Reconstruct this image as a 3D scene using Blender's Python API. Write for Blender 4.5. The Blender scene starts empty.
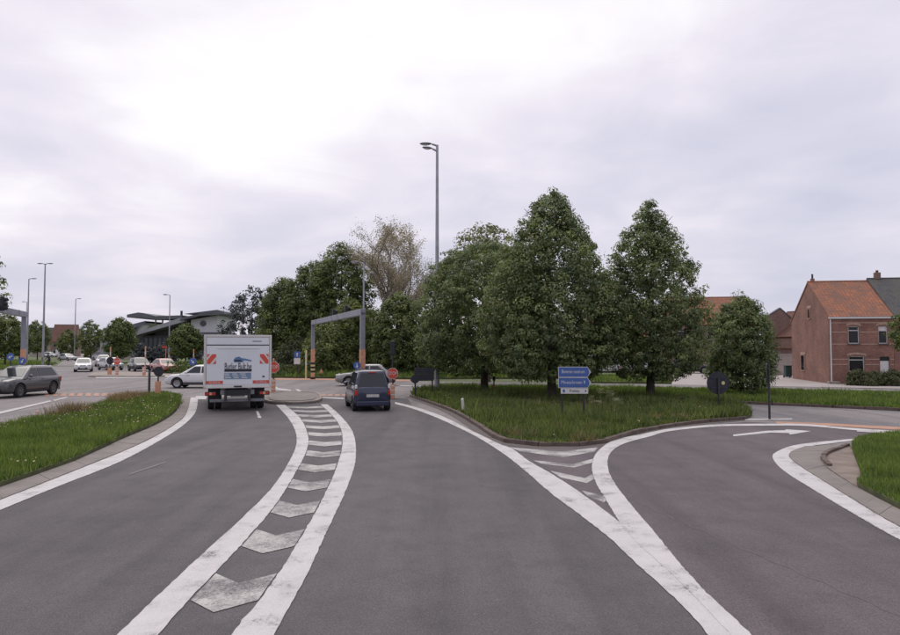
import bpy, bmesh, math, random
import numpy as np
from mathutils import Vector, Matrix
from mathutils.geometry import tessellate_polygon

R = math.radians
random.seed(7)
sc = bpy.context.scene
C = sc.collection

# ------------------------------------------------------------------ camera
CAM_H, PITCH, FPX = 2.5, R(2.5), 700.0          # focal length in pixels of a 900 px wide picture
cd = bpy.data.cameras.new('camera'); cam = bpy.data.objects.new('camera', cd); C.objects.link(cam)
cam.location = (0, 0, CAM_H); cam.rotation_euler = (R(90) + PITCH, 0, 0)
cd.sensor_width = 36; cd.lens = 36 * FPX / 900; cd.clip_start = .1; cd.clip_end = 6000
sc.camera = cam

# ------------------------------------------------------------------ sky and sun
SUN_AZ, SUN_EL = R(-24), R(62)                    # azimuth from +Y towards +X
sdir = Vector((math.sin(SUN_AZ) * math.cos(SUN_EL), math.cos(SUN_AZ) * math.cos(SUN_EL), math.sin(SUN_EL)))
world = bpy.data.worlds.new('World'); sc.world = world; world.use_nodes = True
def build_world():
    nt = world.node_tree; N = nt.nodes; Lk = nt.links; N.clear()
    def node(t, **k):
        n = N.new(t)
        for a, b in k.items(): setattr(n, a, b)
        return n
    def math_(op, a, b=None):
        n = node('ShaderNodeMath', operation=op)
        for i, v in enumerate((a, b)):
            if v is None: continue
            if isinstance(v, (int, float)): n.inputs[i].default_value = v
            else: Lk.new(v, n.inputs[i])
        return n.outputs[0]
    out = node('ShaderNodeOutputWorld'); bg = node('ShaderNodeBackground'); bg.inputs[1].default_value = .1
    sky = node('ShaderNodeTexSky', sky_type='NISHITA', sun_disc=False)
    sky.sun_elevation = SUN_EL; sky.sun_rotation = SUN_AZ; sky.air_density = 1.2; sky.dust_density = 3
    tc = node('ShaderNodeTexCoord'); sp = node('ShaderNodeSeparateXYZ'); Lk.new(tc.outputs['Generated'], sp.inputs[0])
    z = math_('ADD', math_('ABSOLUTE', sp.outputs[2]), .20)
    cb = node('ShaderNodeCombineXYZ')
    Lk.new(math_('DIVIDE', sp.outputs[0], z), cb.inputs[0]); Lk.new(math_('DIVIDE', sp.outputs[1], z), cb.inputs[1])
    cb.inputs[2].default_value = 23.5
    n1 = node('ShaderNodeTexNoise'); n1.inputs['Scale'].default_value = 1.0; n1.inputs['Detail'].default_value = 3
    n1.inputs['Roughness'].default_value = .5; n1.inputs['Distortion'].default_value = .25
    n2 = node('ShaderNodeTexNoise'); n2.inputs['Scale'].default_value = 2.6; n2.inputs['Detail'].default_value = 9
    n2.inputs['Roughness'].default_value = .58; n2.inputs['Distortion'].default_value = .5
    Lk.new(cb.outputs[0], n1.inputs[0]); Lk.new(cb.outputs[0], n2.inputs[0])
    s = math_('ADD', math_('MULTIPLY', n1.outputs[0], .76), math_('MULTIPLY', n2.outputs[0], .24))
    # the cloud sheet is thinner and brighter around the hidden sun
    dt = node('ShaderNodeVectorMath', operation='DOT_PRODUCT'); Lk.new(tc.outputs['Generated'], dt.inputs[0]); dt.inputs[1].default_value = sdir
    gl = math_('POWER', math_('MAXIMUM', dt.outputs['Value'], 0.0), 5.0)
    s = math_('ADD', s, math_('MULTIPLY', gl, .46))
    hz = math_('SUBTRACT', 1.0, math_('MINIMUM', math_('MULTIPLY', math_('ABSOLUTE', sp.outputs[2]), 2.6), 1.0))     # thicker air towards the horizon
    s = math_('SUBTRACT', s, math_('SUBTRACT', math_('MULTIPLY', hz, .075), .022))
    cr = node('ShaderNodeValToRGB'); Lk.new(s, cr.inputs[0]); e = cr.color_ramp.elements
    e[0].position = .34; e[0].color = (.59, .60, .725, 1)
    e[1].position = .68; e[1].color = (1.0, .965, .99, 1)
    m = e.new(.46); m.color = (.695, .675, .785, 1)
    m = e.new(.57); m.color = (.83, .78, .865, 1)
    up = node('ShaderNodeVectorMath', operation='SCALE'); Lk.new(cr.outputs[0], up.inputs[0]); up.inputs[3].default_value = 10.0
    mx = node('ShaderNodeMix', data_type='RGBA'); mx.inputs[0].default_value = .93
    Lk.new(sky.outputs[0], mx.inputs[6]); Lk.new(up.outputs[0], mx.inputs[7])
    Lk.new(mx.outputs[2], bg.inputs[0]); Lk.new(bg.outputs[0], out.inputs[0])
build_world()
sd = bpy.data.lights.new('sun', 'SUN'); sun = bpy.data.objects.new('sun', sd); C.objects.link(sun)
sd.energy = 1.15; sd.angle = R(48); sd.color = (1, .96, .9)
sun.rotation_euler = (-sdir).to_track_quat('-Z', 'Y').to_euler(); sun.location = sdir * 200
vs = sc.view_settings
vs.view_transform = 'Standard'; vs.look = 'None'; vs.gamma = 1; vs.exposure = 0.1; vs.use_curve_mapping = False

# ------------------------------------------------------------------ survey helpers
def G(px, py):
    """point of the level ground (metres) seen at a pixel of the 900x635 photograph"""
    u, v = (px - 450) / FPX, (317.5 - py) / FPX
    y = math.cos(PITCH) - v * math.sin(PITCH); z = math.sin(PITCH) + v * math.cos(PITCH)
    t = -CAM_H / z
    return (u * t, y * t)
def HZ(row, Y):
    """height of something at distance Y that reaches a picture row"""
    v = (317.5 - row) / FPX
    y = math.cos(PITCH) - v * math.sin(PITCH); z = math.sin(PITCH) + v * math.cos(PITCH)
    return CAM_H + Y * z / y
def XP(px, Y): return (px - 450) / FPX * Y
def smooth(pts, n=4, closed=False):
    """Catmull-Rom through 2-D points"""
    P = [Vector(p) for p in pts]; out = []; m = len(P)
    for i in range(m if closed else m - 1):
        if closed: a, b, c, d = P[i - 1], P[i], P[(i + 1) % m], P[(i + 2) % m]
        else: a, b, c, d = P[max(i - 1, 0)], P[i], P[i + 1], P[min(i + 2, m - 1)]
        for k in range(n):
            t = k / n
            out.append(.5 * ((2 * b) + (c - a) * t + (2 * a - 5 * b + 4 * c - d) * t * t + (3 * b - a - 3 * c + d) * t ** 3))
    if not closed: out.append(P[-1])
    return [(p.x, p.y) for p in out]
def resample(pts, n=None, step=None):
    P = np.array(pts, float); d = np.r_[0, np.cumsum(np.linalg.norm(np.diff(P, axis=0), axis=1))]
    if n is None: n = max(2, int(round(d[-1] / step)) + 1)
    t = np.linspace(0, d[-1], n)
    return [(float(x), float(y)) for x, y in zip(np.interp(t, d, P[:, 0]), np.interp(t, d, P[:, 1]))]
def offset(pts, dist):
    out = []
    for i, p in enumerate(pts):
        a = Vector(pts[max(i - 1, 0)]); b = Vector(pts[min(i + 1, len(pts) - 1)])
        t = (b - a).normalized(); out.append((p[0] - t.y * dist, p[1] + t.x * dist))
    return out

# ------------------------------------------------------------------ materials
def nodes_of(name):
    m = bpy.data.materials.new(name); m.use_nodes = True; nt = m.node_tree
    return m, nt, nt.nodes, nt.links, nt.nodes['Principled BSDF']
def rgba(c): return (c[0], c[1], c[2], 1)
def mul(c, k): return tuple(min(1, x * k) for x in c)
def noise(nt, scale, detail=4, rough=.55, vec=None, dist=0):
    n = nt.nodes.new('ShaderNodeTexNoise'); n.inputs['Scale'].default_value = scale; n.inputs['Detail'].default_value = detail
    n.inputs['Roughness'].default_value = rough; n.inputs['Distortion'].default_value = dist
    if vec is not None: nt.links.new(vec, n.inputs[0])
    return n.outputs[0]
def objvec(nt, scale=None):
    t = nt.nodes.new('ShaderNodeTexCoord'); v = t.outputs['Object']
    if scale:
        mp = nt.nodes.new('ShaderNodeMapping'); mp.inputs['Scale'].default_value = scale; nt.links.new(v, mp.inputs[0]); v = mp.outputs[0]
    return v
def ramp(nt, fac, stops):
    r = nt.nodes.new('ShaderNodeValToRGB'); nt.links.new(fac, r.inputs[0]); e = r.color_ramp.elements
    while len(e) < len(stops): e.new(.5)
    for el, (p, c) in zip(e, stops):
        el.position = p; el.color = rgba(c) if len(c) == 3 else c
    return r.outputs[0]
def mixc(nt, fac, a, b, blend='MIX'):
    m = nt.nodes.new('ShaderNodeMix'); m.data_type = 'RGBA'; m.blend_type = blend
    for s, v in ((0, fac), (6, a), (7, b)):
        if isinstance(v, (int, float)): m.inputs[s].default_value = v
        elif isinstance(v, tuple): m.inputs[s].default_value = rgba(v)
        else: nt.links.new(v, m.inputs[s])
    return m.outputs[2]
def bumpn(nt, b, h, strength, dist=.01):
    n = nt.nodes.new('ShaderNodeBump'); n.inputs['Strength'].default_value = strength; n.inputs['Distance'].default_value = dist
    nt.links.new(h, n.inputs['Height']); nt.links.new(n.outputs[0], b.inputs['Normal'])
def pmat(name, col, rough=.6, metal=0, var=.15, scale=3, bump=0, bscale=40, spec=.5, coat=0):
    m, nt, N, L, b = nodes_of(name); v = objvec(nt)
    c = ramp(nt, noise(nt, scale, 6, .6, v), [(.3, mul(col, 1 - var)), (.7, mul(col, 1 + var))])
    L.new(c, b.inputs['Base Color']); b.inputs['Roughness'].default_value = rough; b.inputs['Metallic'].default_value = metal
    b.inputs['Specular IOR Level'].default_value = spec; b.inputs['Coat Weight'].default_value = coat; b.inputs['Coat Roughness'].default_value = .08
    if bump: bumpn(nt, b, noise(nt, bscale, 4, .6, v), bump)
    return m
def asphalt(name, col, tone=.12, streak=None, rough=.82):
    m, nt, N, L, b = nodes_of(name); v = objvec(nt)
    big = noise(nt, .16, 5, .6, v, .4); mid = noise(nt, 1.3, 6, .65, v); fine = noise(nt, 75, 3, .7, v); grit = noise(nt, 210, 1, .5, v)
    c = ramp(nt, big, [(.3, mul(col, 1 - tone)), (.7, mul(col, 1 + tone))])
    c = mixc(nt, 1, c, ramp(nt, mid, [(.28, (.80, .80, .80)), (.5, (1, 1, 1)), (.72, (1.12, 1.1, 1.1))]), 'MULTIPLY')
    c = mixc(nt, 1, c, ramp(nt, fine, [(.25, (.5, .5, .5)), (.5, (1, 1, 1)), (.75, (1.75, 1.72, 1.68))]), 'MULTIPLY')
    c = mixc(nt, .55, c, ramp(nt, grit, [(.3, (.55, .55, .56)), (.7, (1.45, 1.43, 1.4))]), 'MULTIPLY')
    if streak:                                                   # tyre polished, oily tracks along the direction of travel
        mp = nt.nodes.new('ShaderNodeMapping'); mp.inputs['Rotation'].default_value = (0, 0, streak); mp.inputs['Scale'].default_value = (1.1, .07, 1)
        L.new(v, mp.inputs[0]); st = noise(nt, 1.0, 5, .6, mp.outputs[0], .3)
        c = mixc(nt, 1, c, ramp(nt, st, [(.3, (.74, .74, .755)), (.5, (1, 1, 1)), (.7, (1.15, 1.13, 1.11))]), 'MULTIPLY')
    vo = N.new('ShaderNodeTexVoronoi'); vo.feature = 'DISTANCE_TO_EDGE'; vo.inputs['Scale'].default_value = .22
    dv = N.new('ShaderNodeVectorMath'); dv.operation = 'ADD'; nn = N.new('ShaderNodeTexNoise'); nn.inputs['Scale'].default_value = .9; nn.inputs['Detail'].default_value = 5
    L.new(v, nn.inputs[0]); L.new(v, dv.inputs[0]); L.new(nn.outputs[1], dv.inputs[1]); L.new(dv.outputs[0], vo.inputs[0])
    crack = ramp(nt, vo.outputs[0], [(.0, (.62, .62, .62)), (.0035, (1, 1, 1))])
    gate = ramp(nt, noise(nt, .12, 2, .5, v), [(.55, (0, 0, 0)), (.6, (1, 1, 1))])
    c = mixc(nt, gate, c, mixc(nt, 1, c, crack, 'MULTIPLY'))
    L.new(c, b.inputs['Base Color']); b.inputs['Roughness'].default_value = rough; b.inputs['Specular IOR Level'].default_value = .35
    bumpn(nt, b, fine, .35, .006)
    return m
def paint(name, col, under, wear, soft=1.0):
    """road paint: chipped and rubbed down to the asphalt below"""
    m, nt, N, L, b = nodes_of(name); v = objvec(nt)
    c = ramp(nt, noise(nt, 2.2, 6, .65, v), [(.28, mul(col, .78)), (.5, col), (.72, mul(col, 1.08))])
    c = mixc(nt, .5, c, ramp(nt, noise(nt, 60, 3, .7, v), [(.3, (.7, .7, .7)), (.7, (1.15, 1.15, 1.15))]), 'MULTIPLY')
    w = N.new('ShaderNodeMath'); w.operation = 'ADD'
    a = N.new('ShaderNodeMath'); a.operation = 'MULTIPLY'; a.inputs[1].default_value = .55
    L.new(noise(nt, 1.1, 5, .65, v), a.inputs[0]); b2 = N.new('ShaderNodeMath'); b2.operation = 'MULTIPLY'; b2.inputs[1].default_value = .45
    L.new(noise(nt, 34, 5, .75, v), b2.inputs[0]); L.new(a.outputs[0], w.inputs[0]); L.new(b2.outputs[0], w.inputs[1])
    c = mixc(nt, ramp(nt, w.outputs[0], [(wear - .05 * soft, (1, 1, 1)), (wear + .04 * soft, (0, 0, 0))]), c, under)
    L.new(c, b.inputs['Base Color']); b.inputs['Roughness'].default_value = .7
    bumpn(nt, b, noise(nt, 90, 3, .7, v), .25, .005)
    return m
def foliage(name, col, var=.35, trans=.3, hue=(1.25, 1.05, .8), rough=.55, sprig=False):
    m, nt, N, L, b = nodes_of(name); g = N.new('ShaderNodeNewGeometry'); v = objvec(nt)
    c = ramp(nt, g.outputs['Random Per Island'], [(0, mul(col, 1 - var)), (.5, col), (1, tuple(col[i] * (1 + var) * hue[i] for i in range(3)))])
    c = mixc(nt, 1, c, ramp(nt, noise(nt, .9, 3, .5, v), [(.3, (.70, .74, .72)), (.7, (1.32, 1.26, 1.12))]), 'MULTIPLY')
    if sprig:                                                    # every sprig of leaves has its own age and tint
        at = N.new('ShaderNodeAttribute'); at.attribute_name = 'sprig'; c = mixc(nt, 1, c, ramp(nt, at.outputs['Fac'], [(0, (.62, .66, .66)), (.5, (1, 1, 1)), (1, (1.75, 1.65, 1.55))]), 'MULTIPLY')
    L.new(c, b.inputs['Base Color']); b.inputs['Roughness'].default_value = rough; b.inputs['Specular IOR Level'].default_value = .3
    t = N.new('ShaderNodeBsdfTranslucent'); L.new(mixc(nt, 1, c, (1.1, 1.25, .55), 'MULTIPLY'), t.inputs[0])
    mx = N.new('ShaderNodeMixShader'); mx.inputs[0].default_value = trans
    L.new(b.outputs[0], mx.inputs[1]); L.new(t.outputs[0], mx.inputs[2]); L.new(mx.outputs[0], N['Material Output'].inputs[0])
    return m
def brickmat(name, c1, c2, mortar, scale=1.0):
    m, nt, N, L, b = nodes_of(name); v = objvec(nt); s = N.new('ShaderNodeSeparateXYZ'); L.new(v, s.inputs[0])
    a = N.new('ShaderNodeMath'); a.operation = 'ADD'; L.new(s.outputs[0], a.inputs[0]); L.new(s.outputs[1], a.inputs[1])
    cb = N.new('ShaderNodeCombineXYZ'); L.new(a.outputs[0], cb.inputs[0]); L.new(s.outputs[2], cb.inputs[1])
    br = N.new('ShaderNodeTexBrick'); L.new(cb.outputs[0], br.inputs[0]); br.inputs['Scale'].default_value = scale
    br.inputs['Brick Width'].default_value = .21; br.inputs['Row Height'].default_value = .068; br.inputs['Mortar Size'].default_value = .006; br.inputs['Bias'].default_value = -.1
    br.inputs['Color1'].default_value = rgba(c1); br.inputs['Color2'].default_value = rgba(c2); br.inputs['Mortar'].default_value = rgba(mortar)
    c = mixc(nt, 1, br.outputs[0], ramp(nt, noise(nt, .8, 6, .65, v), [(.28, (.68, .68, .7)), (.72, (1.25, 1.22, 1.2))]), 'MULTIPLY')
    c = mixc(nt, 1, c, ramp(nt, noise(nt, 9, 4, .7, v), [(.28, (.75, .75, .75)), (.72, (1.22, 1.22, 1.22))]), 'MULTIPLY')
    L.new(c, b.inputs['Base Color']); b.inputs['Roughness'].default_value = .9; bumpn(nt, b, br.outputs[1], -.3, .01)
    return m
def tilemat(name, c1, c2, moss):
    m, nt, N, L, b = nodes_of(name); v = objvec(nt)
    br = N.new('ShaderNodeTexBrick'); L.new(v, br.inputs[0]); br.inputs['Scale'].default_value = 1; br.offset = 0
    br.inputs['Brick Width'].default_value = .23; br.inputs['Row Height'].default_value = .3; br.inputs['Mortar Size'].default_value = .02; br.inputs['Mortar Smooth'].default_value = .6
    br.inputs['Color1'].default_value = rgba(c1); br.inputs['Color2'].default_value = rgba(c2); br.inputs['Mortar'].default_value = rgba(mul(c2, .35))
    c = mixc(nt, ramp(nt, noise(nt, 1.1, 7, .7, v, .3), [(.40, (0, 0, 0)), (.56, (.9, .9, .9))]), br.outputs[0], moss)
    c = mixc(nt, 1, c, ramp(nt, noise(nt, 7, 4, .7, v), [(.28, (.7, .7, .7)), (.72, (1.25, 1.25, 1.25))]), 'MULTIPLY')
    L.new(c, b.inputs['Base Color']); b.inputs['Roughness'].default_value = .85; bumpn(nt, b, br.outputs[1], -.6, .03)
    return m
def glassmat(name, col=(.02, .025, .03), rough=.06):
    m, nt, N, L, b = nodes_of(name); b.inputs['Base Color'].default_value = rgba(col); b.inputs['Roughness'].default_value = rough
    b.inputs['Specular IOR Level'].default_value = .5; b.inputs['Coat Weight'].default_value = .15; b.inputs['Coat Roughness'].default_value = .03
    return m

M = {}
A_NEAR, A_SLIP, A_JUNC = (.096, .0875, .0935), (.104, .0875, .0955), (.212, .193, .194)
M['asphalt'] = asphalt('approach_asphalt', A_NEAR, .15, R(12))
M['asphalt_slip'] = asphalt('slip_asphalt', A_SLIP, .13, R(-30))
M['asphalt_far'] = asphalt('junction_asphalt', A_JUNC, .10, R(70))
M['asphalt_side'] = asphalt('side_road_asphalt', (.175, .165, .172), .08, R(70))
M['paint'] = paint('white_road_paint', (.535, .51, .51), A_NEAR, .415)
M['paint_worn'] = paint('worn_road_paint', (.47, .45, .435), A_NEAR, .485, 1.7)
M['paint_thin'] = paint('thin_road_paint', (.5, .48, .48), A_JUNC, .42)
M['faint'] = paint('rubbed_out_paint', (.16, .15, .152), A_NEAR, .5, 1.5)
M['orange_path'] = paint('red_cycle_path', (.44, .235, .16), A_JUNC, .40)
M['concrete'] = pmat('gutter_concrete', (.205, .18, .168), .85, 0, .18, 1.6, .3, 60)
M['pavers'] = pmat('dusty_pavers', (.22, .175, .15), .9, 0, .3, 2.0, .4, 30)
M['kerb'] = pmat('weathered_kerb', (.115, .085, .072), .9, 0, .4, 4, .5, 40)
M['kerb_pale'] = pmat('pale_kerb', (.30, .26, .23), .9, 0, .25, 3, .4, 40)
M['pavement'] = pmat('pale_pavement', (.36, .32, .31), .85, 0, .12, .8, .2, 20)
M['terrain'] = pmat('field_grass', (.085, .11, .035), .9, 0, .35, .35)
M['soil'] = pmat('grassy_soil', (.075, .082, .035), .95, 0, .4, 2.5, .5, 18)
M['grass'] = foliage('grass_blade', (.128, .190, .060), .5, .35, (1.3, 1.06, .9))
M['grass_dark'] = foliage('rank_grass_blade', (.104, .148, .054), .6, .3, (1.5, 1.15, 1.1))
M['linden'] = foliage('linden_leaf', (.138, .178, .088), .3, .34, (1.2, 1.12, 1.2), .5, True)
M['linden_pale'] = foliage('linden_flower', (.20, .21, .125), .4, .3, (1.2, 1.1, 1.1))
M['maple'] = foliage('dark_leaf', (.105, .138, .058), .35, .36, (1.2, 1.05, .9), .5, True)
M['ash_leaf'] = foliage('young_brown_leaf', (.31, .275, .26), .3, .3, (1.15, 1.0, .95))
M['mid_leaf'] = foliage('mid_green_leaf', (.125, .158, .064), .35, .36, (1.2, 1.05, .9), .5, True)
M['bright_leaf'] = foliage('fresh_green_leaf', (.10, .145, .05), .4, .28)
M['spruce'] = foliage('blue_spruce_needle', (.065, .076, .085), .4, .1, (1.05, 1.1, 1.15))
M['hedge'] = foliage('hedge_leaf', (.07, .088, .045), .45, .2)
M['flower'] = foliage('cow_parsley_flower', (.45, .45, .38), .2, .2, (1.1, 1.1, 1.05))
M['bark'] = pmat('bark', (.052, .043, .034), .95, 0, .4, 5, .8, 25)
M['bark_pale'] = pmat('pale_bark', (.13, .105, .09), .95, 0, .3, 5, .5, 25)
M['galv'] = pmat('galvanised_steel', (.34, .35, .38), .5, .35, .18, 2.2)
M['galv_dark'] = pmat('grey_painted_steel', (.17, .17, .185), .5, .3, .2, 2.5)
M['gantry'] = pmat('gantry_steel', (.255, .265, .31), .5, .3, .16, 1.8)
M['black'] = pmat('black_plastic', (.014, .014, .018), .5, 0, .3, 4)
M['sign_back'] = pmat('sign_back_paint', (.020, .021, .033), .5, 0, .3, 3)
M['dark_steel'] = pmat('dark_steel', (.045, .045, .052), .5, .4, .25, 4)
M['orange'] = pmat('orange_reflector', (.60, .30, .19), .5, 0, .2, 6)
M['yellow'] = pmat('pale_yellow_reflector', (.62, .52, .25), .5, 0, .2, 6)
M['red'] = pmat('sign_red', (.58, .075, .045), .45, 0, .12, 4)
M['white'] = pmat('white_enamel', (.62, .61, .61), .45, 0, .08, 4)
M['blue'] = pmat('sign_blue', (.05, .115, .36), .42, 0, .12, 4)
M['tyre'] = pmat('tyre_rubber', (.016, .016, .017), .85, 0, .3, 6)
M['rim'] = pmat('alloy', (.36, .36, .38), .35, .7, .15, 6)
M['rim_dark'] = pmat('dusty_wheel', (.14, .14, .15), .45, .5, .2, 6)
M['glass'] = glassmat('tinted_glass')
M['glass_light'] = glassmat('windscreen_glass', (.03, .034, .037), .06); M['glass_light'].node_tree.nodes['Principled BSDF'].inputs['IOR'].default_value = 1.5
M['window_glass'] = glassmat('dark_window_glass', (.012, .013, .016), .08); M['window_glass'].node_tree.nodes['Principled BSDF'].inputs['Coat Weight'].default_value = 0; M['window_glass'].node_tree.nodes['Principled BSDF'].inputs['Specular IOR Level'].default_value = .35
M['lamp_red'] = pmat('red_lens', (.45, .03, .02), .2, 0, .2, 8)
M['lamp_clear'] = pmat('clear_lens', (.62, .6, .56), .15, 0, .15, 8)
M['plate'] = pmat('number_plate', (.45, .44, .42), .5, 0, .1, 8)

# ------------------------------------------------------------------ mesh helpers
class MB:
    def __init__(s): s.v = []; s.f = []
    def add(s, vs, fs, mtx=None):
        o = len(s.v)
        s.v += [tuple(mtx @ Vector(p)) if mtx else tuple(p) for p in vs]
        s.f += [tuple(i + o for i in f) for f in fs]; return s
    def box(s, c, d, mtx=None):
        x, y, z = c; a, b, e = d[0] / 2, d[1] / 2, d[2] / 2
        return s.add([(x + i * a, y + j * b, z + k * e) for i in (-1, 1) for j in (-1, 1) for k in (-1, 1)],
                     [(0, 1, 3, 2), (4, 6, 7, 5), (0, 4, 5, 1), (2, 3, 7, 6), (0, 2, 6, 4), (1, 5, 7, 3)], mtx)
    def tube(s, pts, rad, n=8, cap=True, mtx=None):
        P = [Vector(p) for p in pts]; vs, fs = [], []
        if isinstance(rad, (int, float)): rad = [rad] * len(P)
        up = None
        for i, p in enumerate(P):
            t = (P[min(i + 1, len(P) - 1)] - P[max(i - 1, 0)]).normalized()
            if up is None: up = Vector((0, 0, 1)) if abs(t.z) < .9 else Vector((1, 0, 0))
            a = t.cross(up).normalized(); b = t.cross(a).normalized(); up = -b if up.dot(-b) > 0 else b
            a = t.cross(up).normalized(); b = a.cross(t)
            for k in range(n):
                q = 2 * math.pi * k / n; vs.append(p + (a * math.cos(q) + b * math.sin(q)) * rad[i])
        for i in range(len(P) - 1):
            for k in range(n):
                j = (k + 1) % n; fs.append((i * n + k, i * n + j, (i + 1) * n + j, (i + 1) * n + k))
        if cap: fs.append(tuple(range(n))[::-1]); fs.append(tuple((len(P) - 1) * n + k for k in range(n)))
        return s.add(vs, fs, mtx)
    def prism(s, poly, z0, z1, mtx=None):
        """2-D outline given a thickness"""
        n = len(poly); tri = tessellate_polygon([[Vector((p[0], p[1], 0)) for p in poly]])
        vs = [(p[0], p[1], z0) for p in poly] + [(p[0], p[1], z1) for p in poly]
        ar = sum(poly[i - 1][0] * poly[i][1] - poly[i][0] * poly[i - 1][1] for i in range(n))
        fs = []
        for t in tri:
            a, b, c = (poly[i] for i in t)
            ccw = (b[0] - a[0]) * (c[1] - a[1]) - (b[1] - a[1]) * (c[0] - a[0]) > 0
            t = t if ccw else t[::-1]
            fs.append(tuple(i + n for i in t)); fs.append(tuple(t[::-1]))
        for i in range(n):
            j = (i + 1) % n
            q = (i, j, j + n, i + n); fs.append(q if ar > 0 else q[::-1])
        return s.add(vs, fs, mtx)
    def sheet(s, poly, z):
        tri = tessellate_polygon([[Vector((p[0], p[1], 0)) for p in poly]]); fs = []
        for t in tri:
            a, b, c = (poly[i] for i in t)
            fs.append(t if (b[0] - a[0]) * (c[1] - a[1]) - (b[1] - a[1]) * (c[0] - a[0]) > 0 else t[::-1])
        return s.add([(p[0], p[1], z) for p in poly], fs)
    def ribbon(s, a, b, z):
        n = len(a); ar = (b[0][0] - a[0][0]) * (a[1][1] - a[0][1]) - (b[0][1] - a[0][1]) * (a[1][0] - a[0][0])
        fs = [(i, n + i, n + i + 1, i + 1) for i in range(n - 1)]
        if ar < 0: fs = [f[::-1] for f in fs]
        return s.add([(p[0], p[1], z) for p in a] + [(p[0], p[1], z) for p in b], fs)
    def lathe(s, prof, n=16, mtx=None):
        vs = [(r * math.cos(2 * math.pi * k / n), r * math.sin(2 * math.pi * k / n), z) for r, z in prof for k in range(n)]
        fs = [(i * n + k, i * n + (k + 1) % n, (i + 1) * n + (k + 1) % n, (i + 1) * n + k) for i in range(len(prof) - 1) for k in range(n)]
        fs.append(tuple(range(n))[::-1]); fs.append(tuple((len(prof) - 1) * n + k for k in range(n)))
        return s.add(vs, fs, mtx)
    def ellipsoid(s, c, r, n=12, m=8, mtx=None):
        prof = [(math.sin(math.pi * (i + .02) / (m + .04)), -math.cos(math.pi * (i + .02) / (m + .04))) for i in range(m + 1)]
        T = Matrix.Translation(c) @ Matrix.Diagonal((r[0], r[1], r[2], 1))
        return s.lathe(prof, n, (mtx @ T) if mtx else T)
    def mesh(s, name, smooth_=False):
        me = bpy.data.meshes.new(name); me.from_pydata(s.v, [], s.f); me.validate()
        if smooth_:
            me.polygons.foreach_set('use_smooth', [True] * len(me.polygons)); me.set_sharp_from_angle(angle=R(smooth_ if smooth_ is not True else 40))
        me.update(); return me
    def build(s, name, m, parent=None, smooth=False, bevel=0):
        me = s.mesh(name, smooth)
        return link(name, me, m, parent, bevel)
def link(name, me, m, parent=None, bevel=0):
    o = bpy.data.objects.new(name, me); C.objects.link(o)
    if m is not None and not me.materials: me.materials.append(M[m] if isinstance(m, str) else m)
    if parent: o.parent = parent
    if bevel:
        b = o.modifiers.new('bevel', 'BEVEL'); b.width = bevel; b.segments = 2; b.limit_method = 'ANGLE'; b.angle_limit = R(35)
    return o
def tag(o, label=None, cat=None, group=None, kind=None):
    for k, v in (('label', label), ('category', cat), ('group', group), ('kind', kind)):
        if v: o[k] = v
    return o
def thing(name, label, cat, loc=(0, 0, 0), rz=0, group=None):
    o = bpy.data.objects.new(name, None); C.objects.link(o); o.location = loc; o.rotation_euler = (0, 0, rz); o.empty_display_size = .3
    return tag(o, label, cat, group)
def struct(name, mb, m, label=None): return tag(mb.build(name, m), label, None, None, 'structure')
def copy_tree(o, parent=None):
    c = o.copy(); C.objects.link(c); c.parent = parent
    for ch in list(o.children): copy_tree(ch, c)
    return c
def text(name, s, size, m, parent, mtx, width=None, depth=.003):
    cu = bpy.data.curves.new(name, 'FONT'); cu.body = s; cu.size = size; cu.align_x = 'CENTER'; cu.align_y = 'CENTER'; cu.extrude = depth; cu.resolution_u = 3
    t = bpy.data.objects.new(name, cu); C.objects.link(t); bpy.context.view_layer.update()
    me = bpy.data.meshes.new_from_object(t.evaluated_get(bpy.context.evaluated_depsgraph_get())); bpy.data.objects.remove(t); bpy.data.curves.remove(cu)
    if width and len(me.vertices):
        xs = [v.co.x for v in me.vertices]; k = width / (max(xs) - min(xs)); me.transform(Matrix.Diagonal((k, 1, 1, 1)))
    me.transform(mtx); me.materials.clear(); me.name = name
    return link(name, me, m, parent)
# local frames for flat things: X right, Y up on the face, Z towards the viewer in front of it
FRONT = lambda x, y, z: Matrix.Translation((x, y, z)) @ Matrix.Rotation(R(90), 4, 'X')        # faces -Y
def np_mesh(name, V, F):
    """V (n,3), F (m,k) arrays"""
    me = bpy.data.meshes.new(name); n, m, k = len(V), len(F), F.shape[1]
    me.vertices.add(n); me.vertices.foreach_set('co', V.astype(np.float32).ravel())
    me.loops.add(m * k); me.loops.foreach_set('vertex_index', F.astype(np.int32).ravel())
    me.polygons.add(m); me.polygons.foreach_set('loop_start', np.arange(0, m * k, k, dtype=np.int32))
    me.update(calc_edges=True); return me
def inside(poly, X, Y):
    P = np.array(poly); r = np.zeros(len(X), bool); j = len(P) - 1
    for i in range(len(P)):
        xi, yi = P[i]; xj, yj = P[j]
        c = ((yi > Y) != (yj > Y)) & (X < (xj - xi) * (Y - yi) / (yj - yi + 1e-12) + xi); r ^= c; j = i
    return r
def wob(X, Y, seed, f=.6):
    r = np.random.default_rng(seed); s = 0
    for k in range(6):
        a, b, p = r.normal(0, f * (1 + k * .6), 2).tolist() + [r.uniform(0, 6.28)]
        s = s + np.sin(a * X + b * Y + p) / (1 + k * .35)
    return s / 2.6
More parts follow.
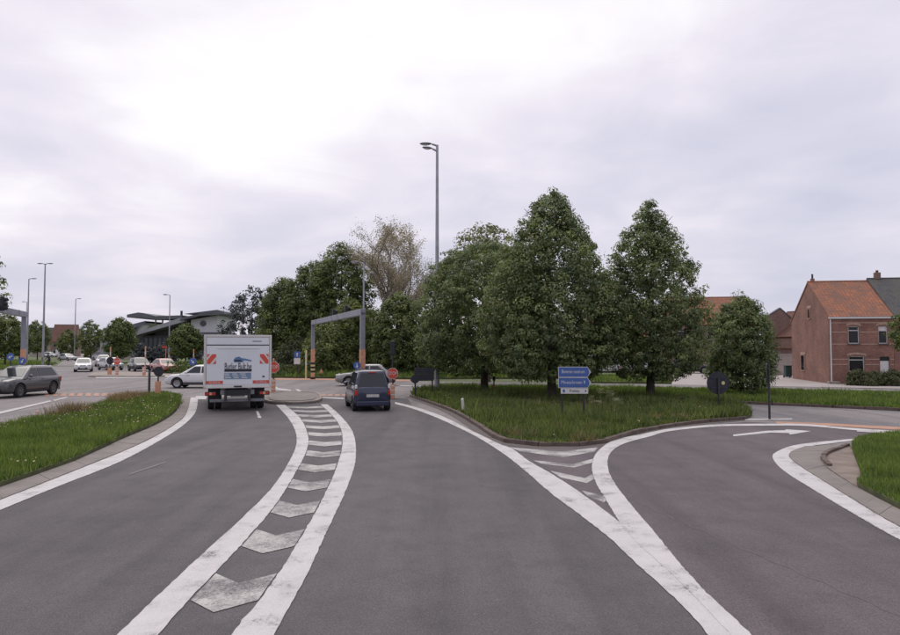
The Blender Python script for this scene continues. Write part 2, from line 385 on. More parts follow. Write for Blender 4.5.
def blades(poly, density, h, w, seed, z=.1, hvar=.5, fall=None):
    r = np.random.default_rng(seed); P = np.array(poly); lo, hi = P.min(0), P.max(0)
    n = int(density * (hi - lo).prod()); X = r.uniform(lo[0], hi[0], n); Y = r.uniform(lo[1], hi[1], n)
    k = inside(poly, X, Y)
    if fall is not None: k &= r.uniform(0, 1, n) < np.clip((fall / np.maximum(Y, 1)) ** 1.6, .12, 1)
    X, Y = X[k], Y[k]; n = len(X)
    wv = wob(X, Y, seed + 5, .9); H = h * (1 + hvar * wv) * r.uniform(.5, 1.25, n); H = np.clip(H, h * .25, h * 2.4)
    W = w * r.uniform(.6, 1.4, n) * np.clip(Y / 18, 1, 2.2); a = r.uniform(0, 6.283, n); b = r.uniform(0, 6.283, n); ln = H * r.uniform(.05, .75, n)
    V = np.zeros((n, 3, 3)); V[:, 0] = np.c_[X - np.cos(a) * W, Y - np.sin(a) * W, np.full(n, z)]
    V[:, 1] = np.c_[X + np.cos(a) * W, Y + np.sin(a) * W, np.full(n, z)]
    V[:, 2] = np.c_[X + np.cos(b) * ln, Y + np.sin(b) * ln, z + H]
    return V.reshape(-1, 3), np.arange(n * 3).reshape(-1, 3)

# ------------------------------------------------------------------ ground and roads
struct('terrain', MB().sheet([(-2500, -400), (2500, -400), (2500, 4500), (-2500, 4500)], -.02), 'terrain')
far_edge = [(140, 8), (60, 31), G(900, 389), G(800, 387), G(672, 384.3), G(600, 383.5), G(450, 381.5), G(345, 380.2), G(275, 379.5), (-16, 62), (-22, 96), (-130, 96)]
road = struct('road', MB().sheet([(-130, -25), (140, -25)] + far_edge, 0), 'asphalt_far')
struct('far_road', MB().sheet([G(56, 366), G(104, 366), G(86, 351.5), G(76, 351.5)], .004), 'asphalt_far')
# white line edges of our lane, read along the photograph
L1a = [(-60, 524), (0, 500.5), (80, 469), (140.5, 444), (173, 426), (186, 414), (190.5, 397.5)]
L1b = [(-60, 535), (0, 510.5), (60, 486), (120, 462), (161, 440), (185, 424), (196, 411), (198, 397.5)]
L2a = [(-40, 800), (118, 635), (200, 556.7), (240, 520.6), (272, 488), (288, 464), (296, 446), (295.6, 432), (288, 418), (276, 405)]
L2b = [(20, 800), (158, 635), (200, 589), (240, 546.7), (276, 504.5), (296, 472), (306, 452), (308, 436), (300, 418), (285, 405)]
L3a = [(120, 800), (232, 635), (260, 601), (292, 553), (320, 504.5), (336.5, 468), (342.5, 444), (340.5, 428), (332.5, 416), (320.5, 404.5)]
L3b = [(190, 800), (274, 635), (304, 581), (328.5, 528.6), (348.6, 484), (356, 456), (352.6, 432), (340.5, 416), (327.5, 404.5)]
R1a = [(395, 404), (413, 409), (437, 418), (471, 434), (499, 451), (525, 471), (550, 493), (581, 516), (610, 539), (632, 560), (667, 592), (708, 635), (830, 800)]
R1b = [(395, 402.2), (413, 406.5), (440, 415.5), (474, 432), (499, 444), (513, 449.5), (530, 462), (553, 475), (581, 493.5), (615, 519), (640, 541), (690, 584), (736, 626), (890, 800)]
R2a = [(900, 431), (856, 428.7), (808, 424.6), (769, 424), (715, 425), (670, 429), (640, 435), (615, 440), (598.5, 451), (592, 465), (595.5, 482), (607, 502), (621, 524.5), (640, 546), (672, 575), (728, 633), (872, 800)]
R2b = [(900, 433), (856, 430.7), (808, 426.4), (769, 426), (715, 427), (670, 431.5), (650, 436.8), (624, 444), (610, 454), (608, 468), (615.5, 485), (635, 510), (650, 527.5), (694, 580.5), (751, 635), (920, 800)]
F1a = [(1000, 590), (900, 540.5), (850, 512), (815, 491), (785, 472), (773.5, 460), (776, 452.5), (800, 444.5), (858, 438.6)]
F1b = [(1000, 572), (900, 527.5), (850, 498), (822, 480.5), (800, 466.5), (790, 458), (791, 452.5), (806, 447), (858, 440.6)]
wl = lambda pts, n=5: smooth([G(*p) for p in pts], n)
near = [(-75, -20)] + [G(-240, 640), G(-60, 535), G(0, 506), G(100, 466), G(186, 420), G(194, 397.8), G(300, 398), G(413, 400)] 
approach = [(-30, -24)] + resample(wl([(-200, 590)] + L1a[1:]), 30) + [G(270, 396.4), G(340, 396.6), G(408, 398.4), G(413, 408)] + resample(wl(R1b[1:]), 40) + [(6, -24)]
struct('approach_road', MB().sheet(approach, .004), 'asphalt')
slip = [(6.2, -24)] + resample(wl(R1b[1:]), 40)[::-1][:31] + [G(505, 446), G(560, 447.5), G(610, 443), G(645, 433), G(700, 425.5), G(745, 422), G(800, 424), G(900, 431.3), G(1000, 439), G(1000, 450), G(880, 437), G(858, 438.8)] + resample(wl(F1a), 30)[::-1] + [(40, -24)]
struct('slip_road', MB().sheet(slip, .006), 'asphalt_slip')
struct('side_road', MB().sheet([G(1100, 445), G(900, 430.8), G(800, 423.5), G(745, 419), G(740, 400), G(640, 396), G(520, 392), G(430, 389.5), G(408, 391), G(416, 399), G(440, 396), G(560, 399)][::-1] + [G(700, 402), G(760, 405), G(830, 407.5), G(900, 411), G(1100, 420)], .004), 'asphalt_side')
struct('house_pavement', MB().sheet([G(672, 384.5), G(760, 386), G(900, 388.6), (75, 27), (95, 60), (60, 95), (24, 95), (19, 62)], .004), 'pavement')
struct('cycle_path', MB().sheet([G(776, 421.6), G(830, 423.6), G(900, 427.2), G(1050, 437), G(1050, 441), G(900, 430.2), G(830, 426.0), G(776, 423.6)], .010), 'orange_path')
struct('footpath', MB().sheet([G(275, 379.6), G(345, 380.3), G(410, 381.2), G(410, 379.6), G(345, 378.8), G(275, 378)], .006), 'orange_path')
# --- markings: children of the road they are painted on
def ragged(P, amt=.012):
    return [(p[0] + random.gauss(0, amt * .34), p[1] + random.gauss(0, amt * .2)) for i, p in enumerate(P)]
def stripe(name, a, b, m='paint', z=.012, n=260): return MB().ribbon(ragged(resample(wl(a), n)), ragged(resample(wl(b), n)), z).build(name, m, road)
for a, b in ((L1a, L1b), (L2a, L2b), (L3a, L3b), (R1a, R1b), (F1a, F1b)): stripe('edge_line', a, b)
stripe('edge_line', R2a, R2b, z=.015, n=320)
def xat(line):
    P = np.array(resample(wl(line), 200)); o = np.argsort(P[:, 1]); return lambda Y: float(np.interp(Y, P[o, 1], P[o, 0]))
xl, xr = xat(L2b), xat(L3a)
Y0 = G(216, 613)[1]
for k in range(14):
    y = Y0 + 1.86 * k - 0; d, w = .32, .82
    if y + d + w > 30.2: break
    e = .02; mx = lambda q: (xl(q) + xr(q)) / 2
    pts = [(xl(y + d) + e, y + d), (mx(y), y), (xr(y + d) - e, y + d), (xr(y + d + w) - e, y + d + w), (mx(y + w), y + w), (xl(y + d + w) + e, y + d + w)]
    j = random.uniform(-.03, .03)
    MB().sheet([(p[0], p[1] + j) for p in pts], .012).build('chevron', 'paint_worn', road)
for q in ([(509, 447.5), (561, 452), (598, 447.5), (594, 452), (563, 457.6), (520, 451.5)], [(533, 460.5), (573, 464.5), (593, 459), (592, 463), (574, 468), (541, 464)],
          [(550, 471), (585, 478.5), (593, 474), (594.5, 479), (587, 483.5), (561, 478)], [(582, 491), (604, 496), (606, 501), (604, 503), (588, 497)]):
    MB().sheet([G(*p) for p in q], .010).build('chevron', 'paint_worn', road)
arrow = [(733.5, 436.6), (733, 435), (768, 431), (785, 430.6), (786, 429.6), (811, 431.4), (790, 435), (789, 433.4), (770, 433)]
MB().sheet([G(*p) for p in arrow], .013).build('turn_arrow', 'paint', road)
for q, mname in (([(256, 411.5), (258, 411), (261.5, 418), (258, 418)], 'paint'), ([(369, 405), (372, 404.6), (381, 410), (377, 411)], 'paint'),
          ([(128, 476), (130, 473.5), (166, 461.8), (166, 463)], 'faint'), ):
    MB().sheet([G(*p) for p in q], .011).build('lane_dash', mname, road)
for q in ([(-40, 421), (50, 400.6), (52, 401.6), (-40, 424)], [(52, 400.5), (66, 397.2), (68, 397.8), (55, 401.2)], [(60, 417), (124, 396.8), (128, 397.2), (72, 416)],
          [(96, 377.2), (158, 377), (158, 378), (96, 378.2)], [(275, 386), (278, 388), (291, 390), (291, 391.2), (276, 390), (273, 387)], [(295, 389.5), (298, 389.2), (302, 391.6), (299, 392)],
          [(301, 391.8), (304, 391.6), (308, 394), (304, 394)], [(322, 397.2), (344, 398.0), (344, 399.4), (322, 398.4)], [(196, 396.2), (207, 396.2), (206, 399.6), (195, 399.6)],
          [(400, 385.5), (428, 386), (428, 386.8), (400, 386.3)], [(900, 432.8), (857, 430.6), (857, 432), (900, 434.4)], [(745, 419.2), (792, 418.8), (792, 420), (745, 420.6)]):
    MB().sheet([G(*p) for p in q], .0165).build('road_line', 'paint_thin', road)
for k in range(11):                                                # blocks of the cycle crossing
    x0 = 44 + k * 8.2; MB().sheet([G(x0, 396.2), G(x0 + 5.4, 396.2), G(x0 + 6.2, 393.2), G(x0 + 1.4, 393.2)], .012).build('crossing_block', 'orange_path', road)
for k in range(7):
    x0 = 300 + k * 7; MB().sheet([G(x0, 396), G(x0 + 4.6, 396), G(x0 + 4.6, 394.2), G(x0, 394.2)], .009).build('crossing_block', 'orange_path', road)

M['dirt'] = paint('leafy_gutter_dirt', (.10, .075, .062), A_NEAR, .5); M['tar'] = paint('tar_seam', (.075, .068, .072), A_SLIP, .53); M['dry'] = foliage('dry_stalk', (.22, .17, .12), .4, .25, (1.1, .95, .9))
# --- kerbed islands
def stones(parent, pts, m, width=.15, height=.13, step=1.0, z0=-.02, name='kerb_stone', jit=.012):
    P = resample(pts, step=step); Q = offset(P, width)
    for i in range(len(P) - 1):
        g = .012; a, b, c, d = (Vector(P[i]), Vector(P[i + 1]), Vector(Q[i + 1]), Vector(Q[i]))
        e, f = (b - a) * g, (c - d) * g; h = height + random.uniform(-jit, jit)
        MB().prism([a + e, b - e, c - f, d + f], z0, h).build(name, m, parent, bevel=.012 if height > .05 else 0)
def island(name, px, m='soil', h=.10, sm=3):
    poly = smooth([G(*p) for p in px], sm, True) if sm else [G(*p) for p in px]
    o = struct(name, MB().prism(poly, -.015, h), m); return o, poly
def grass(poly, density, h, w, seed, label, m='grass', fall=None, hvar=.5, z=.1):
    V, F = blades(poly, density, h, w, seed, z, hvar, fall)
    return tag(link('grass', np_mesh('grass', V, F), m), label, 'grass', None, 'stuff')
vergeA_px = [(-70, 512), (0, 488), (40, 474), (80, 459.5), (120, 440), (158, 424), (176, 411), (180.5, 399), (170, 395), (149, 395.5), (110, 404), (72, 414.5), (0, 430), (-70, 446)]
vA, pA = island('left_verge', vergeA_px)
grass(pA, 950, .17, .010, 11, 'short mown grass on the left verge beside the truck', fall=17)
gp = wl([(-60, 524), (0, 500.5), (80, 469), (140.5, 444), (173, 426), (186, 414), (190.5, 398)])
gq = wl([(-70, 512.5), (0, 488.5), (40, 474.5), (80, 460), (120, 441), (158, 424.5), (177, 411), (181.5, 398)])
def slabs(parent, a, b, n, m, z=.03, name='gutter_slab'):
    a, b = resample(a, n + 1), resample(b, n + 1)
    for i in range(n):
        q = [Vector(p) for p in (a[i], a[i + 1], b[i + 1], b[i])]; e, f = (q[1] - q[0]) * .004, (q[2] - q[3]) * .004
        MB().prism([q[0] + e, q[1] - e, q[2] - f, q[3] + f], -.01, z + random.uniform(-.003, .003)).build(name, m, parent)
slabs(vA, gp, gq, 16, 'concrete')
islC_px = [(412, 396.5), (430, 402.5), (455, 412), (480, 426), (503, 440.5), (530, 445), (565, 446.2), (600, 443), (630, 434), (665, 427), (705, 422.2), (745, 419), (751, 413.5), (735, 405), (690, 400.5), (620, 396.5), (540, 393.8), (470, 392), (425, 391)]
iC, pC = island('tree_island', islC_px)
pCi = [tuple(np.array(p) * .985 + np.array(G(570, 415)) * .015) for p in pC]
grass(pC, 640, .21, .012, 12, 'rank grass covering the island under the lindens', 'grass_dark', fall=22, hvar=.75)
def tussocks(poly, n, h, seed, label, m, z=.1, spread=.3):
    r = np.random.default_rng(seed); Vs = []; P = np.array(poly); lo, hi = P.min(0), P.max(0)
    while len(Vs) < n:
        x, y = r.uniform(lo, hi)
        if not inside(poly, np.array([x]), np.array([y]))[0] or wob(x, y, seed, .5) < .05: continue
        k = int(r.integers(25, 70)); a = r.uniform(0, 6.283, k); d = spread * r.uniform(0, 1, k) ** .7; H = h * r.uniform(.4, 1.25, k); b = r.uniform(0, 6.283, k); w = .012 * r.uniform(.5, 1.4, k)
        bx, by = x + np.cos(a) * d, y + np.sin(a) * d; ln = H * r.uniform(.1, .8, k)
        Vs.append(np.stack([np.c_[bx - np.cos(b) * w, by - np.sin(b) * w, np.full(k, z)], np.c_[bx + np.cos(b) * w, by + np.sin(b) * w, np.full(k, z)], np.c_[bx + np.cos(a) * ln, by + np.sin(a) * ln, z + H]], 1).reshape(-1, 3))
    V = np.concatenate(Vs); return tag(link('tussocks', np_mesh('tussocks', V, np.arange(len(V)).reshape(-1, 3)), m), label, 'grass', None, 'stuff')
tussocks(pCi, 330, .42, 61, 'taller rank tussocks scattered over the linden island', 'grass_dark')
tussocks([tuple(np.array(p) * .97 + np.mean(np.array(pA), 0) * .03) for p in pA], 150, .24, 62, 'taller grass tufts in the left verge', 'grass', spread=.22)
tussocks([G(*p) for p in [(-60, 452), (0, 434), (72, 418), (110, 408), (150, 400), (150, 397), (110, 405), (72, 415), (0, 431), (-60, 446)]], 90, .42, 63, 'dry seed stalks along the back of the left verge', 'dry', spread=.3)
tussocks(pC, 60, .3, 65, 'dry straw coloured stalks among the island grass', 'dry')
tussocks(pA, 45, .16, 66, 'dry straw coloured blades in the left verge', 'dry', spread=.35)
def wildflowers(poly, n, seed, label, h=.2):
    r = np.random.default_rng(seed); P = np.array(poly); lo, hi = P.min(0), P.max(0); X = r.uniform(lo[0], hi[0], n * 6); Y = r.uniform(lo[1], hi[1], n * 6)
    k = inside(poly, X, Y) & (wob(X, Y, seed, .7) > -.1); X, Y = X[k][:n], Y[k][:n]; q = len(X); Z = .1 + h * r.uniform(.6, 1.4, q); s = r.uniform(.012, .026, q)
    V = np.stack([np.c_[X - s, Y, Z], np.c_[X, Y - s, Z - s * .5], np.c_[X + s, Y, Z], np.c_[X, Y + s, Z + s * .5]], 1).reshape(-1, 3)
    return tag(link('wildflowers', np_mesh('wildflowers', V, np.arange(len(V)).reshape(-1, 4)), 'petal'), label, 'flowers', None, 'stuff')
M['petal'] = foliage('wildflower_petal', (.42, .34, .30), .35, .2, (1.1, .9, .95))
wildflowers(pA, 260, 71, 'tiny pale wildflowers dotted over the left verge'); wildflowers(pC, 160, 72, 'tiny pale wildflowers dotted over the linden island')
front = wl([(412, 396.5), (430, 402.5), (455, 412), (480, 426), (503, 440.5), (530, 445), (565, 446.2), (600, 443), (630, 434), (665, 427), (705, 422.2), (745, 419)])
stones(iC, front, 'kerb', -.14, .105)
MB().ribbon(resample(offset(front, -.17), 60), resample(offset(front, -.42), 60), .009).build('gutter_dirt', 'dirt', iC)
sd_ = resample(wl([(628, 499), (660, 513), (720, 540), (800, 574), (900, 617), (1000, 660)]), 40); MB().ribbon([(p[0] + .03 * math.sin(i * 1.9), p[1]) for i, p in enumerate(sd_)], [(p[0] + .025 + .03 * math.sin(i * 1.9), p[1] - .012) for i, p in enumerate(sd_)], .0085).build('tar_seam', 'tar', road)
stD_px = [(432, 390.6), (520, 392.2), (590, 395.4), (650, 398.4), (700, 401.4), (760, 404.5), (830, 407.5), (900, 411), (1100, 420), (1100, 402), (900, 394.8), (830, 393.2), (760, 391.8), (700, 391), (650, 390), (590, 389), (520, 388.3), (440, 387.6)]
iD, pD = island('grass_strip', stD_px, sm=0)
grass(pD, 330, .20, .013, 13, 'fresh grass strip between the side road and the main road', fall=26)
stones(iD, [G(*p) for p in stD_px[:9]], 'kerb', -.15, .12, 1.2)
tussocks(pD, 160, .34, 64, 'taller tufts in the fresh grass strip', 'grass', spread=.35)
iE, pE = island('parking_verge', [(560, 382.4), (600, 383), (672, 383.6), (655, 380), (620, 377), (560, 377)], sm=0)
grass(pE, 120, .2, .02, 14, 'grass verge in front of the parked cars behind the lindens', fall=30)
isF_px = [(852, 449), (859, 470), (861, 481), (857, 487.5), (880, 500), (910, 515), (1000, 565), (1100, 560), (1100, 450), (960, 434), (900, 435), (860, 441)]
iF, pF = island('right_verge', isF_px)
grass(pF, 1500, .13, .008, 15, 'short grass on the verge at the right edge', fall=14)
slabs(iF, wl(F1b[:-1]), wl([(1000, 556), (900, 511), (858, 489), (838, 477), (826, 468), (820.5, 460.5), (824, 455), (848, 446)]), 16, 'concrete')
struct('paver_patch', MB().prism(smooth([G(*p) for p in [(858, 488.4), (838, 476.6), (826, 467.6), (821, 460.5), (825, 455), (846, 447), (853, 450), (859.5, 470), (861.5, 481)]], 3, True), -.012, .045), 'pavers')
stones(iF, wl([(827, 468), (821, 460.5), (825, 455), (846, 447)]), 'kerb', -.1, .10, .5)
# splitter island in front of the truck
sp_px = [(263, 400), (264, 395), (276, 393.8), (306, 393.8), (318, 394.8), (322, 398), (319, 402.4), (300, 404.4), (276, 404.4), (266, 403)]
iS, pS = island('splitter_island', sp_px, 'concrete', .10)
inner = [tuple(np.array(p) * .8 + np.mean(np.array(pS), 0) * .2) for p in pS]
MB().prism(inner, .08, .125).build('paved_top', 'concrete', iS)
stones(iS, pS + [pS[0]], 'kerb_pale', -.14, .125, .9)
# islands on the far side of the junction
iG, pG_ = island('far_left_island', [(88, 377), (150, 377.4), (176, 376.2), (172, 373.6), (110, 372.6), (92, 373.6)], 'kerb_pale', .12, 0)
iH, pH = island('far_left_verge', [(-80, 372), (0, 370), (46, 366.6), (57, 363.4), (20, 360.4), (-80, 360)], sm=0)
grass(pH, 60, .2, .03, 16, 'grass behind the left gantry', fall=40, z=.1)
iK, pK = island('far_bank', [(268, 377.6), (345, 378.4), (420, 379), (560, 378.5), (560, 366), (420, 364), (268, 364)], sm=0, h=.12)
grass(pK, 40, .42, .03, 17, 'tall grass along the far side of the junction', 'grass', fall=45, z=.12)
iN, pN = island('hedge_bed', [(160, 374.6), (205, 375.4), (205, 366), (170, 366)], sm=0, h=.12)

# ------------------------------------------------------------------ buildings
def wall_cells(mb, w, h, holes, y=0, t=.25, x0=0, z0=0):
    """front wall in the XZ plane at y, with real openings"""
    xs = sorted({x0, x0 + w} | {v for o in holes for v in (o[0], o[1])}); zs = sorted({z0, z0 + h} | {v for o in holes for v in (o[2], o[3])})
    for i in range(len(xs) - 1):
        for k in range(len(zs) - 1):
            cx, cz = (xs[i] + xs[i + 1]) / 2, (zs[k] + zs[k + 1]) / 2
            if any(o[0] < cx < o[1] and o[2] < cz < o[3] for o in holes): continue
            mb.box((cx, y + t / 2, cz), (xs[i + 1] - xs[i], t, zs[k + 1] - zs[k]))
    return mb
def window(parent, x0, x1, z0, z1, y, frame='white', split=True, arch=None, sill=True, blind=0, name='window'):
    f = .045; mb = MB()
    for c, d in (((x0 + f / 2, 0, (z0 + z1) / 2), (f, .06, z1 - z0)), ((x1 - f / 2, 0, (z0 + z1) / 2), (f, .06, z1 - z0)),
                 (((x0 + x1) / 2, 0, z0 + f / 2), (x1 - x0 - 2 * f, .06, f)), (((x0 + x1) / 2, 0, z1 - f / 2), (x1 - x0 - 2 * f, .06, f))): mb.box((c[0], y + .1, c[2]), d)
    if split: mb.box(((x0 + x1) / 2, y + .1, z1 - (z1 - z0) * .24), (x1 - x0 - 2 * f, .055, f * 1.2))
    w = mb.build(name, frame, parent)
    MB().box(((x0 + x1) / 2, y + .125, (z0 + z1) / 2), (x1 - x0 - .01, .02, z1 - z0 - .01)).build('pane', 'window_glass', w)
    if blind: MB().box(((x0 + x1) / 2, y + .108, z1 - f - blind / 2), (x1 - x0 - 2 * f, .01, blind)).build('blind', 'white', w)
    if sill: MB().box(((x0 + x1) / 2, y - .03, z0 - .035), (x1 - x0 + .12, .16, .06)).build('sill', 'bluestone', w)
    if arch:
        n = 9; mbA = MB(); W = (x1 - x0) / 2 + .12; cx = (x0 + x1) / 2; rise = .1
        for k in range(n):
            a, b = -1 + 2 * k / n + .012, -1 + 2 * (k + 1) / n - .012
            zz = lambda q: z1 + .01 + rise * (1 - q * q)
            mbA.add([(cx + q * W, y - .02 + d, zz(q) + e) for d in (0, .1) for q, e in ((a, 0), (b, 0), (b, .15), (a, .15))],
                    [(0, 1, 2, 3), (7, 6, 5, 4), (0, 4, 5, 1), (1, 5, 6, 2), (2, 6, 7, 3), (3, 7, 4, 0)])
        mbA.build('arch_lintel', arch, w)
    return w
M['bluestone'] = pmat('bluestone', (.10, .10, .105), .8)
M['brick'] = brickmat('red_brick', (.285, .132, .098), (.20, .098, .076), (.24, .19, .165))
M['brick_brown'] = brickmat('brown_brick', (.26, .165, .135), (.2, .13, .11), (.24, .2, .18))
M['brick_pale'] = pmat('pale_band_brick', (.42, .29, .23), .9, 0, .2, 6)
M['tile'] = tilemat('orange_roof_tile', (.40, .15, .07), (.31, .12, .068), (.18, .095, .07))
M['tile_red'] = tilemat('red_roof_tile', (.22, .085, .055), (.17, .07, .05), (.10, .06, .05))
M['slate'] = tilemat('grey_slate_tile', (.085, .088, .10), (.06, .062, .072), (.09, .085, .075))
M['render'] = pmat('pale_render', (.42, .37, .34), .85, 0, .12, 1.2)
M['zinc'] = pmat('standing_seam_zinc', (.32, .325, .35), .5, .3, .18, .5)
M['zinc_dark'] = pmat('dark_roof_edge', (.115, .118, .135), .5, .2, .2, .8)
M['panel'] = pmat('light_grey_panel', (.58, .58, .62), .6, 0, .08, .5)
M['dark_wall'] = pmat('dark_cladding', (.07, .065, .075), .6, 0, .2, .8)
M['roof_glass'] = glassmat('roof_glazing', (.12, .14, .16), .15)

def gable_roof(parent, w, d, ze, zr, m, over=.15, t=.12, x0=0, ridge_y=None):
    """two separate slopes over a house w wide (x) and d deep (y)"""
    ry = d / 2 if ridge_y is None else ridge_y; out = []
    for (ya, yb) in ((-over, ry), (d + over, ry)):
        k = (zr - ze) / abs(ry - (0 if ya < ry else d)); za = ze - over * k
        ln = math.hypot(yb - ya, zr - za); ang = math.atan2(zr - za, abs(yb - ya))
        o = MB().box((w / 2, ln / 2, t / 2), (w + .08, ln, t)).build('roof_slope', m, parent)
        if ya < ry: o.location = (x0, ya, za); o.rotation_euler = (ang, 0, 0)
        else: o.location = (x0 + w, ya, za); o.rotation_euler = (ang, 0, math.pi)
        out.append(o)
    MB().tube([(x0 - .03, ry, zr + t * .9), (x0 + w + .03, ry, zr + t * .9)], .09, 8).build('ridge_tile', m, parent)
    return out
def gable_walls(mb, w, d, ze, zr, t=.25, x0=0, ridge_y=None, ends=(1, 1), back=True):
    ry = d / 2 if ridge_y is None else ridge_y
    for k, on in zip((x0, x0 + w - t), ends):
        if not on: continue
        poly = [(.002, 0), (d, 0), (d, ze), (ry, zr), (.002, ze)]
        mb.add([(k, p[0], p[1]) for p in poly] + [(k + t, p[0], p[1]) for p in poly],
               [(4, 3, 2, 1, 0), (5, 6, 7, 8, 9)] + [(i, (i + 1) % 5, 5 + (i + 1) % 5, 5 + i) for i in range(5)])
    if back: mb.box((x0 + w / 2, d - t / 2 - .003, ze / 2), (w - 2 * t, t, ze))
    return mb

# --- brick corner house
hx, hy = 26.75, 49.4; hrot = math.atan2(-.17, .985)
house = thing('brick_house', 'two storey red brick house with weathered orange tile roof', 'house', (hx, hy, 0), hrot)
HW, HD, HE, HR = 4.15, 8.5, 4.62, 7.45
holes = [(1.25, 1.95, 2.82, 4.02), (3.2, 3.78, 2.82, 4.02), (1.25, 2.25, .85, 1.93), (3.25, 3.85, .12, 1.9)]
wall_cells(MB(), HW, HE, holes).build('front_wall', 'brick', house)
gable_walls(MB(), HW, HD, HE - .004, HR - .05).build('side_wall', 'brick', house)
gable_roof(house, HW, HD, HE + .08, HR, 'tile')
for o in holes[:3]: window(house, *o, 0, 'white', True, 'brick_pale', blind=.3 if o[0] > 3 else 0)
door = MB().box((3.55, .09, .87), (.56, .05, 1.46)).build('door', 'white', house)
MB().box((3.55, .1, 1.74), (.56, .03, .26)).build('fanlight', 'glass', door); MB().tube([(3.36, .05, .8), (3.36, .05, .95)], .012, 6).build('handle', 'galv', door)
MB().box((3.55, -.15, .06), (.8, .34, .12)).build('door_step', 'bluestone', house)
for z in (4.28, 3.62, 2.78, 1.72, 1.36):
    xs = [0.03] + [v for o in sorted(holes) if o[2] < z < o[3] + .1 for v in (o[0] - .05, o[1] + .05)] + [HW]
    for i in range(0, len(xs), 2):
        if xs[i + 1] - xs[i] > .05: MB().box(((xs[i] + xs[i + 1]) / 2, -.004, z), (xs[i + 1] - xs[i], .03, .062)).build('string_course', 'brick_pale', house)
MB().box((HW / 2, -.13, HE + .0), (HW + .1, .16, .13)).build('gutter', 'white', house, bevel=.02)
MB().tube([(.08, -.08, HE - .08), (.08, -.06, HE - .3), (.08, -.06, .1)], .05, 8).build('downpipe', 'white', house, smooth=True)
ch = MB().box((.35, HD / 2 + .05, HR + .12), (.24, .24, .5)).build('chimney', 'brick', house); MB().tube([(.35, HD / 2 + .05, HR + .36), (.35, HD / 2 + .05, HR + .72)], .07, 8).build('flue', 'dark_steel', ch)
for (y0, y1, z0, z1) in ((3.7, 4.35, 4.75, 5.5), (5.3, 6.15, .75, 1.95)):
    w = MB().box((-.015, (y0 + y1) / 2, (z0 + z1) / 2), (.05, y1 - y0, z1 - z0)).build('side_window', 'window_glass', house)
    fr = MB()
    for yy in (y0, y1): fr.box((-.03, yy, (z0 + z1) / 2), (.08, .05, z1 - z0 + .05))
    for zz in (z0, z1): fr.box((-.03, (y0 + y1) / 2, zz), (.08, y1 - y0 - .05, .05))
    fr.build('window_frame', 'brick_pale', w)
    MB().box((-.012, (y0 + y1) / 2, z1 + .14), (.05, y1 - y0 + .25, .16)).build('lintel', 'brick_pale', w)
MB().box((.1, -.35, .09), (.7, .5, .18)).build('corner_step', 'kerb_pale', house)
# --- adjoining slate roofed house
h2 = thing('terraced_house', 'brick house with grey slate roof adjoining the orange roofed house', 'house', (hx + HW * math.cos(hrot), hy + HW * math.sin(hrot), 0), hrot)
W2 = 7.0; hl2 = [(1.0, 1.9, 2.85, 4.1), (4.2, 5.1, 2.85, 4.1), (.9, 2.0, .85, 2.0), (4.2, 5.0, .12, 2.0)]
wall_cells(MB(), W2 - .02, HE, hl2, .012, x0=.02).build('front_wall', 'brick', h2)
gable_walls(MB(), W2 - .02, HD, HE - .004, HR + .12, x0=.02, ends=(0, 1)).build('side_wall', 'brick', h2)
gable_roof(h2, W2 - .1, HD, HE + .1, HR + .17, 'slate', x0=.06)
for o in hl2: window(h2, *o, .012, 'white', True, 'brick_pale')
MB().box((W2 / 2 + .06, -.13, HE + .0), (W2 - .06, .16, .13)).build('gutter', 'white', h2, bevel=.02)
ch = MB().box((.75, HD / 2, HR + .5), (.4, .3, .5)).build('chimney', 'brick_brown', h2); MB().tube([(.75, HD / 2, HR + .72), (.75, HD / 2, HR + .92)], .1, 8).build('flue', 'tile_red', ch)
MB().box((1.9, 1.4, HE + 1.12), (.7, .9, .06)).build('roof_window', 'glass', h2).rotation_euler = (0, 0, 0)
# --- garage and house behind the corner house
h3 = thing('brown_brick_house', 'brown brick gabled house with garage behind the corner house', 'house', (XP(764, 72), 72, 0), R(-78))
gable_walls(MB(), 7.0, 5.6, 3.6, 6.1, x0=0, ends=(1, 1)).build('side_wall', 'brick_brown', h3)
MB().box((3.5, .125, 1.8), (6.5, .25, 3.6)).build('front_wall', 'brick_brown', h3)
gable_roof(h3, 7.0, 5.6, 3.65, 6.1, 'tile_red')
h3b = thing('garage_annex', 'low flat roofed brick garage with pale door beside the brown house', 'garage', (XP(763, 66), 66, 0), R(-9))
wall_cells(MB(), 4.6, 2.5, [(.5, 3.3, .02, 2.05)]).build('front_wall', 'brick_brown', h3b)
MB().box((2.3, 1.9, 1.25), (4.56, 3.2, 2.44)).build('side_wall', 'brick_brown', h3b); MB().box((2.3, 1.6, 2.57), (4.9, 3.9, .14)).build('flat_roof', 'brick', h3b)
gd = MB()
for k in range(7): gd.box((1.9, .15, .18 + k * .285), (2.78, .05, .275))
gd.build('garage_door', 'render', h3b)
w3 = thing('gable_window_house', 'narrow brick gable with square white window above the garage', 'house', (XP(767, 70.5), 70.5, 0), R(-9))
poly = [(0, 2.2), (4.2, 2.2), (4.2, 3.6), (1.2, 6.4), (0, 5.6)]
MB().prism(poly, 0, .3, Matrix.Rotation(R(90), 4, 'X')).build('gable_wall', 'brick_brown', w3)
MB().box((2.1, .3, 1.12), (4.16, .5, 2.2)).build('lower_wall', 'brick_brown', w3)
window(w3, 1.5, 2.6, 3.1, 4.3, -.42, 'white', False)
MB().prism([(1.2, 6.42), (4.35, 3.5), (4.35, 3.62), (1.2, 6.56), (-.1, 5.7), (-.1, 5.56)], -.35, .36, Matrix.Rotation(R(90), 4, 'X')).build('roof_verge', 'zinc_dark', w3)
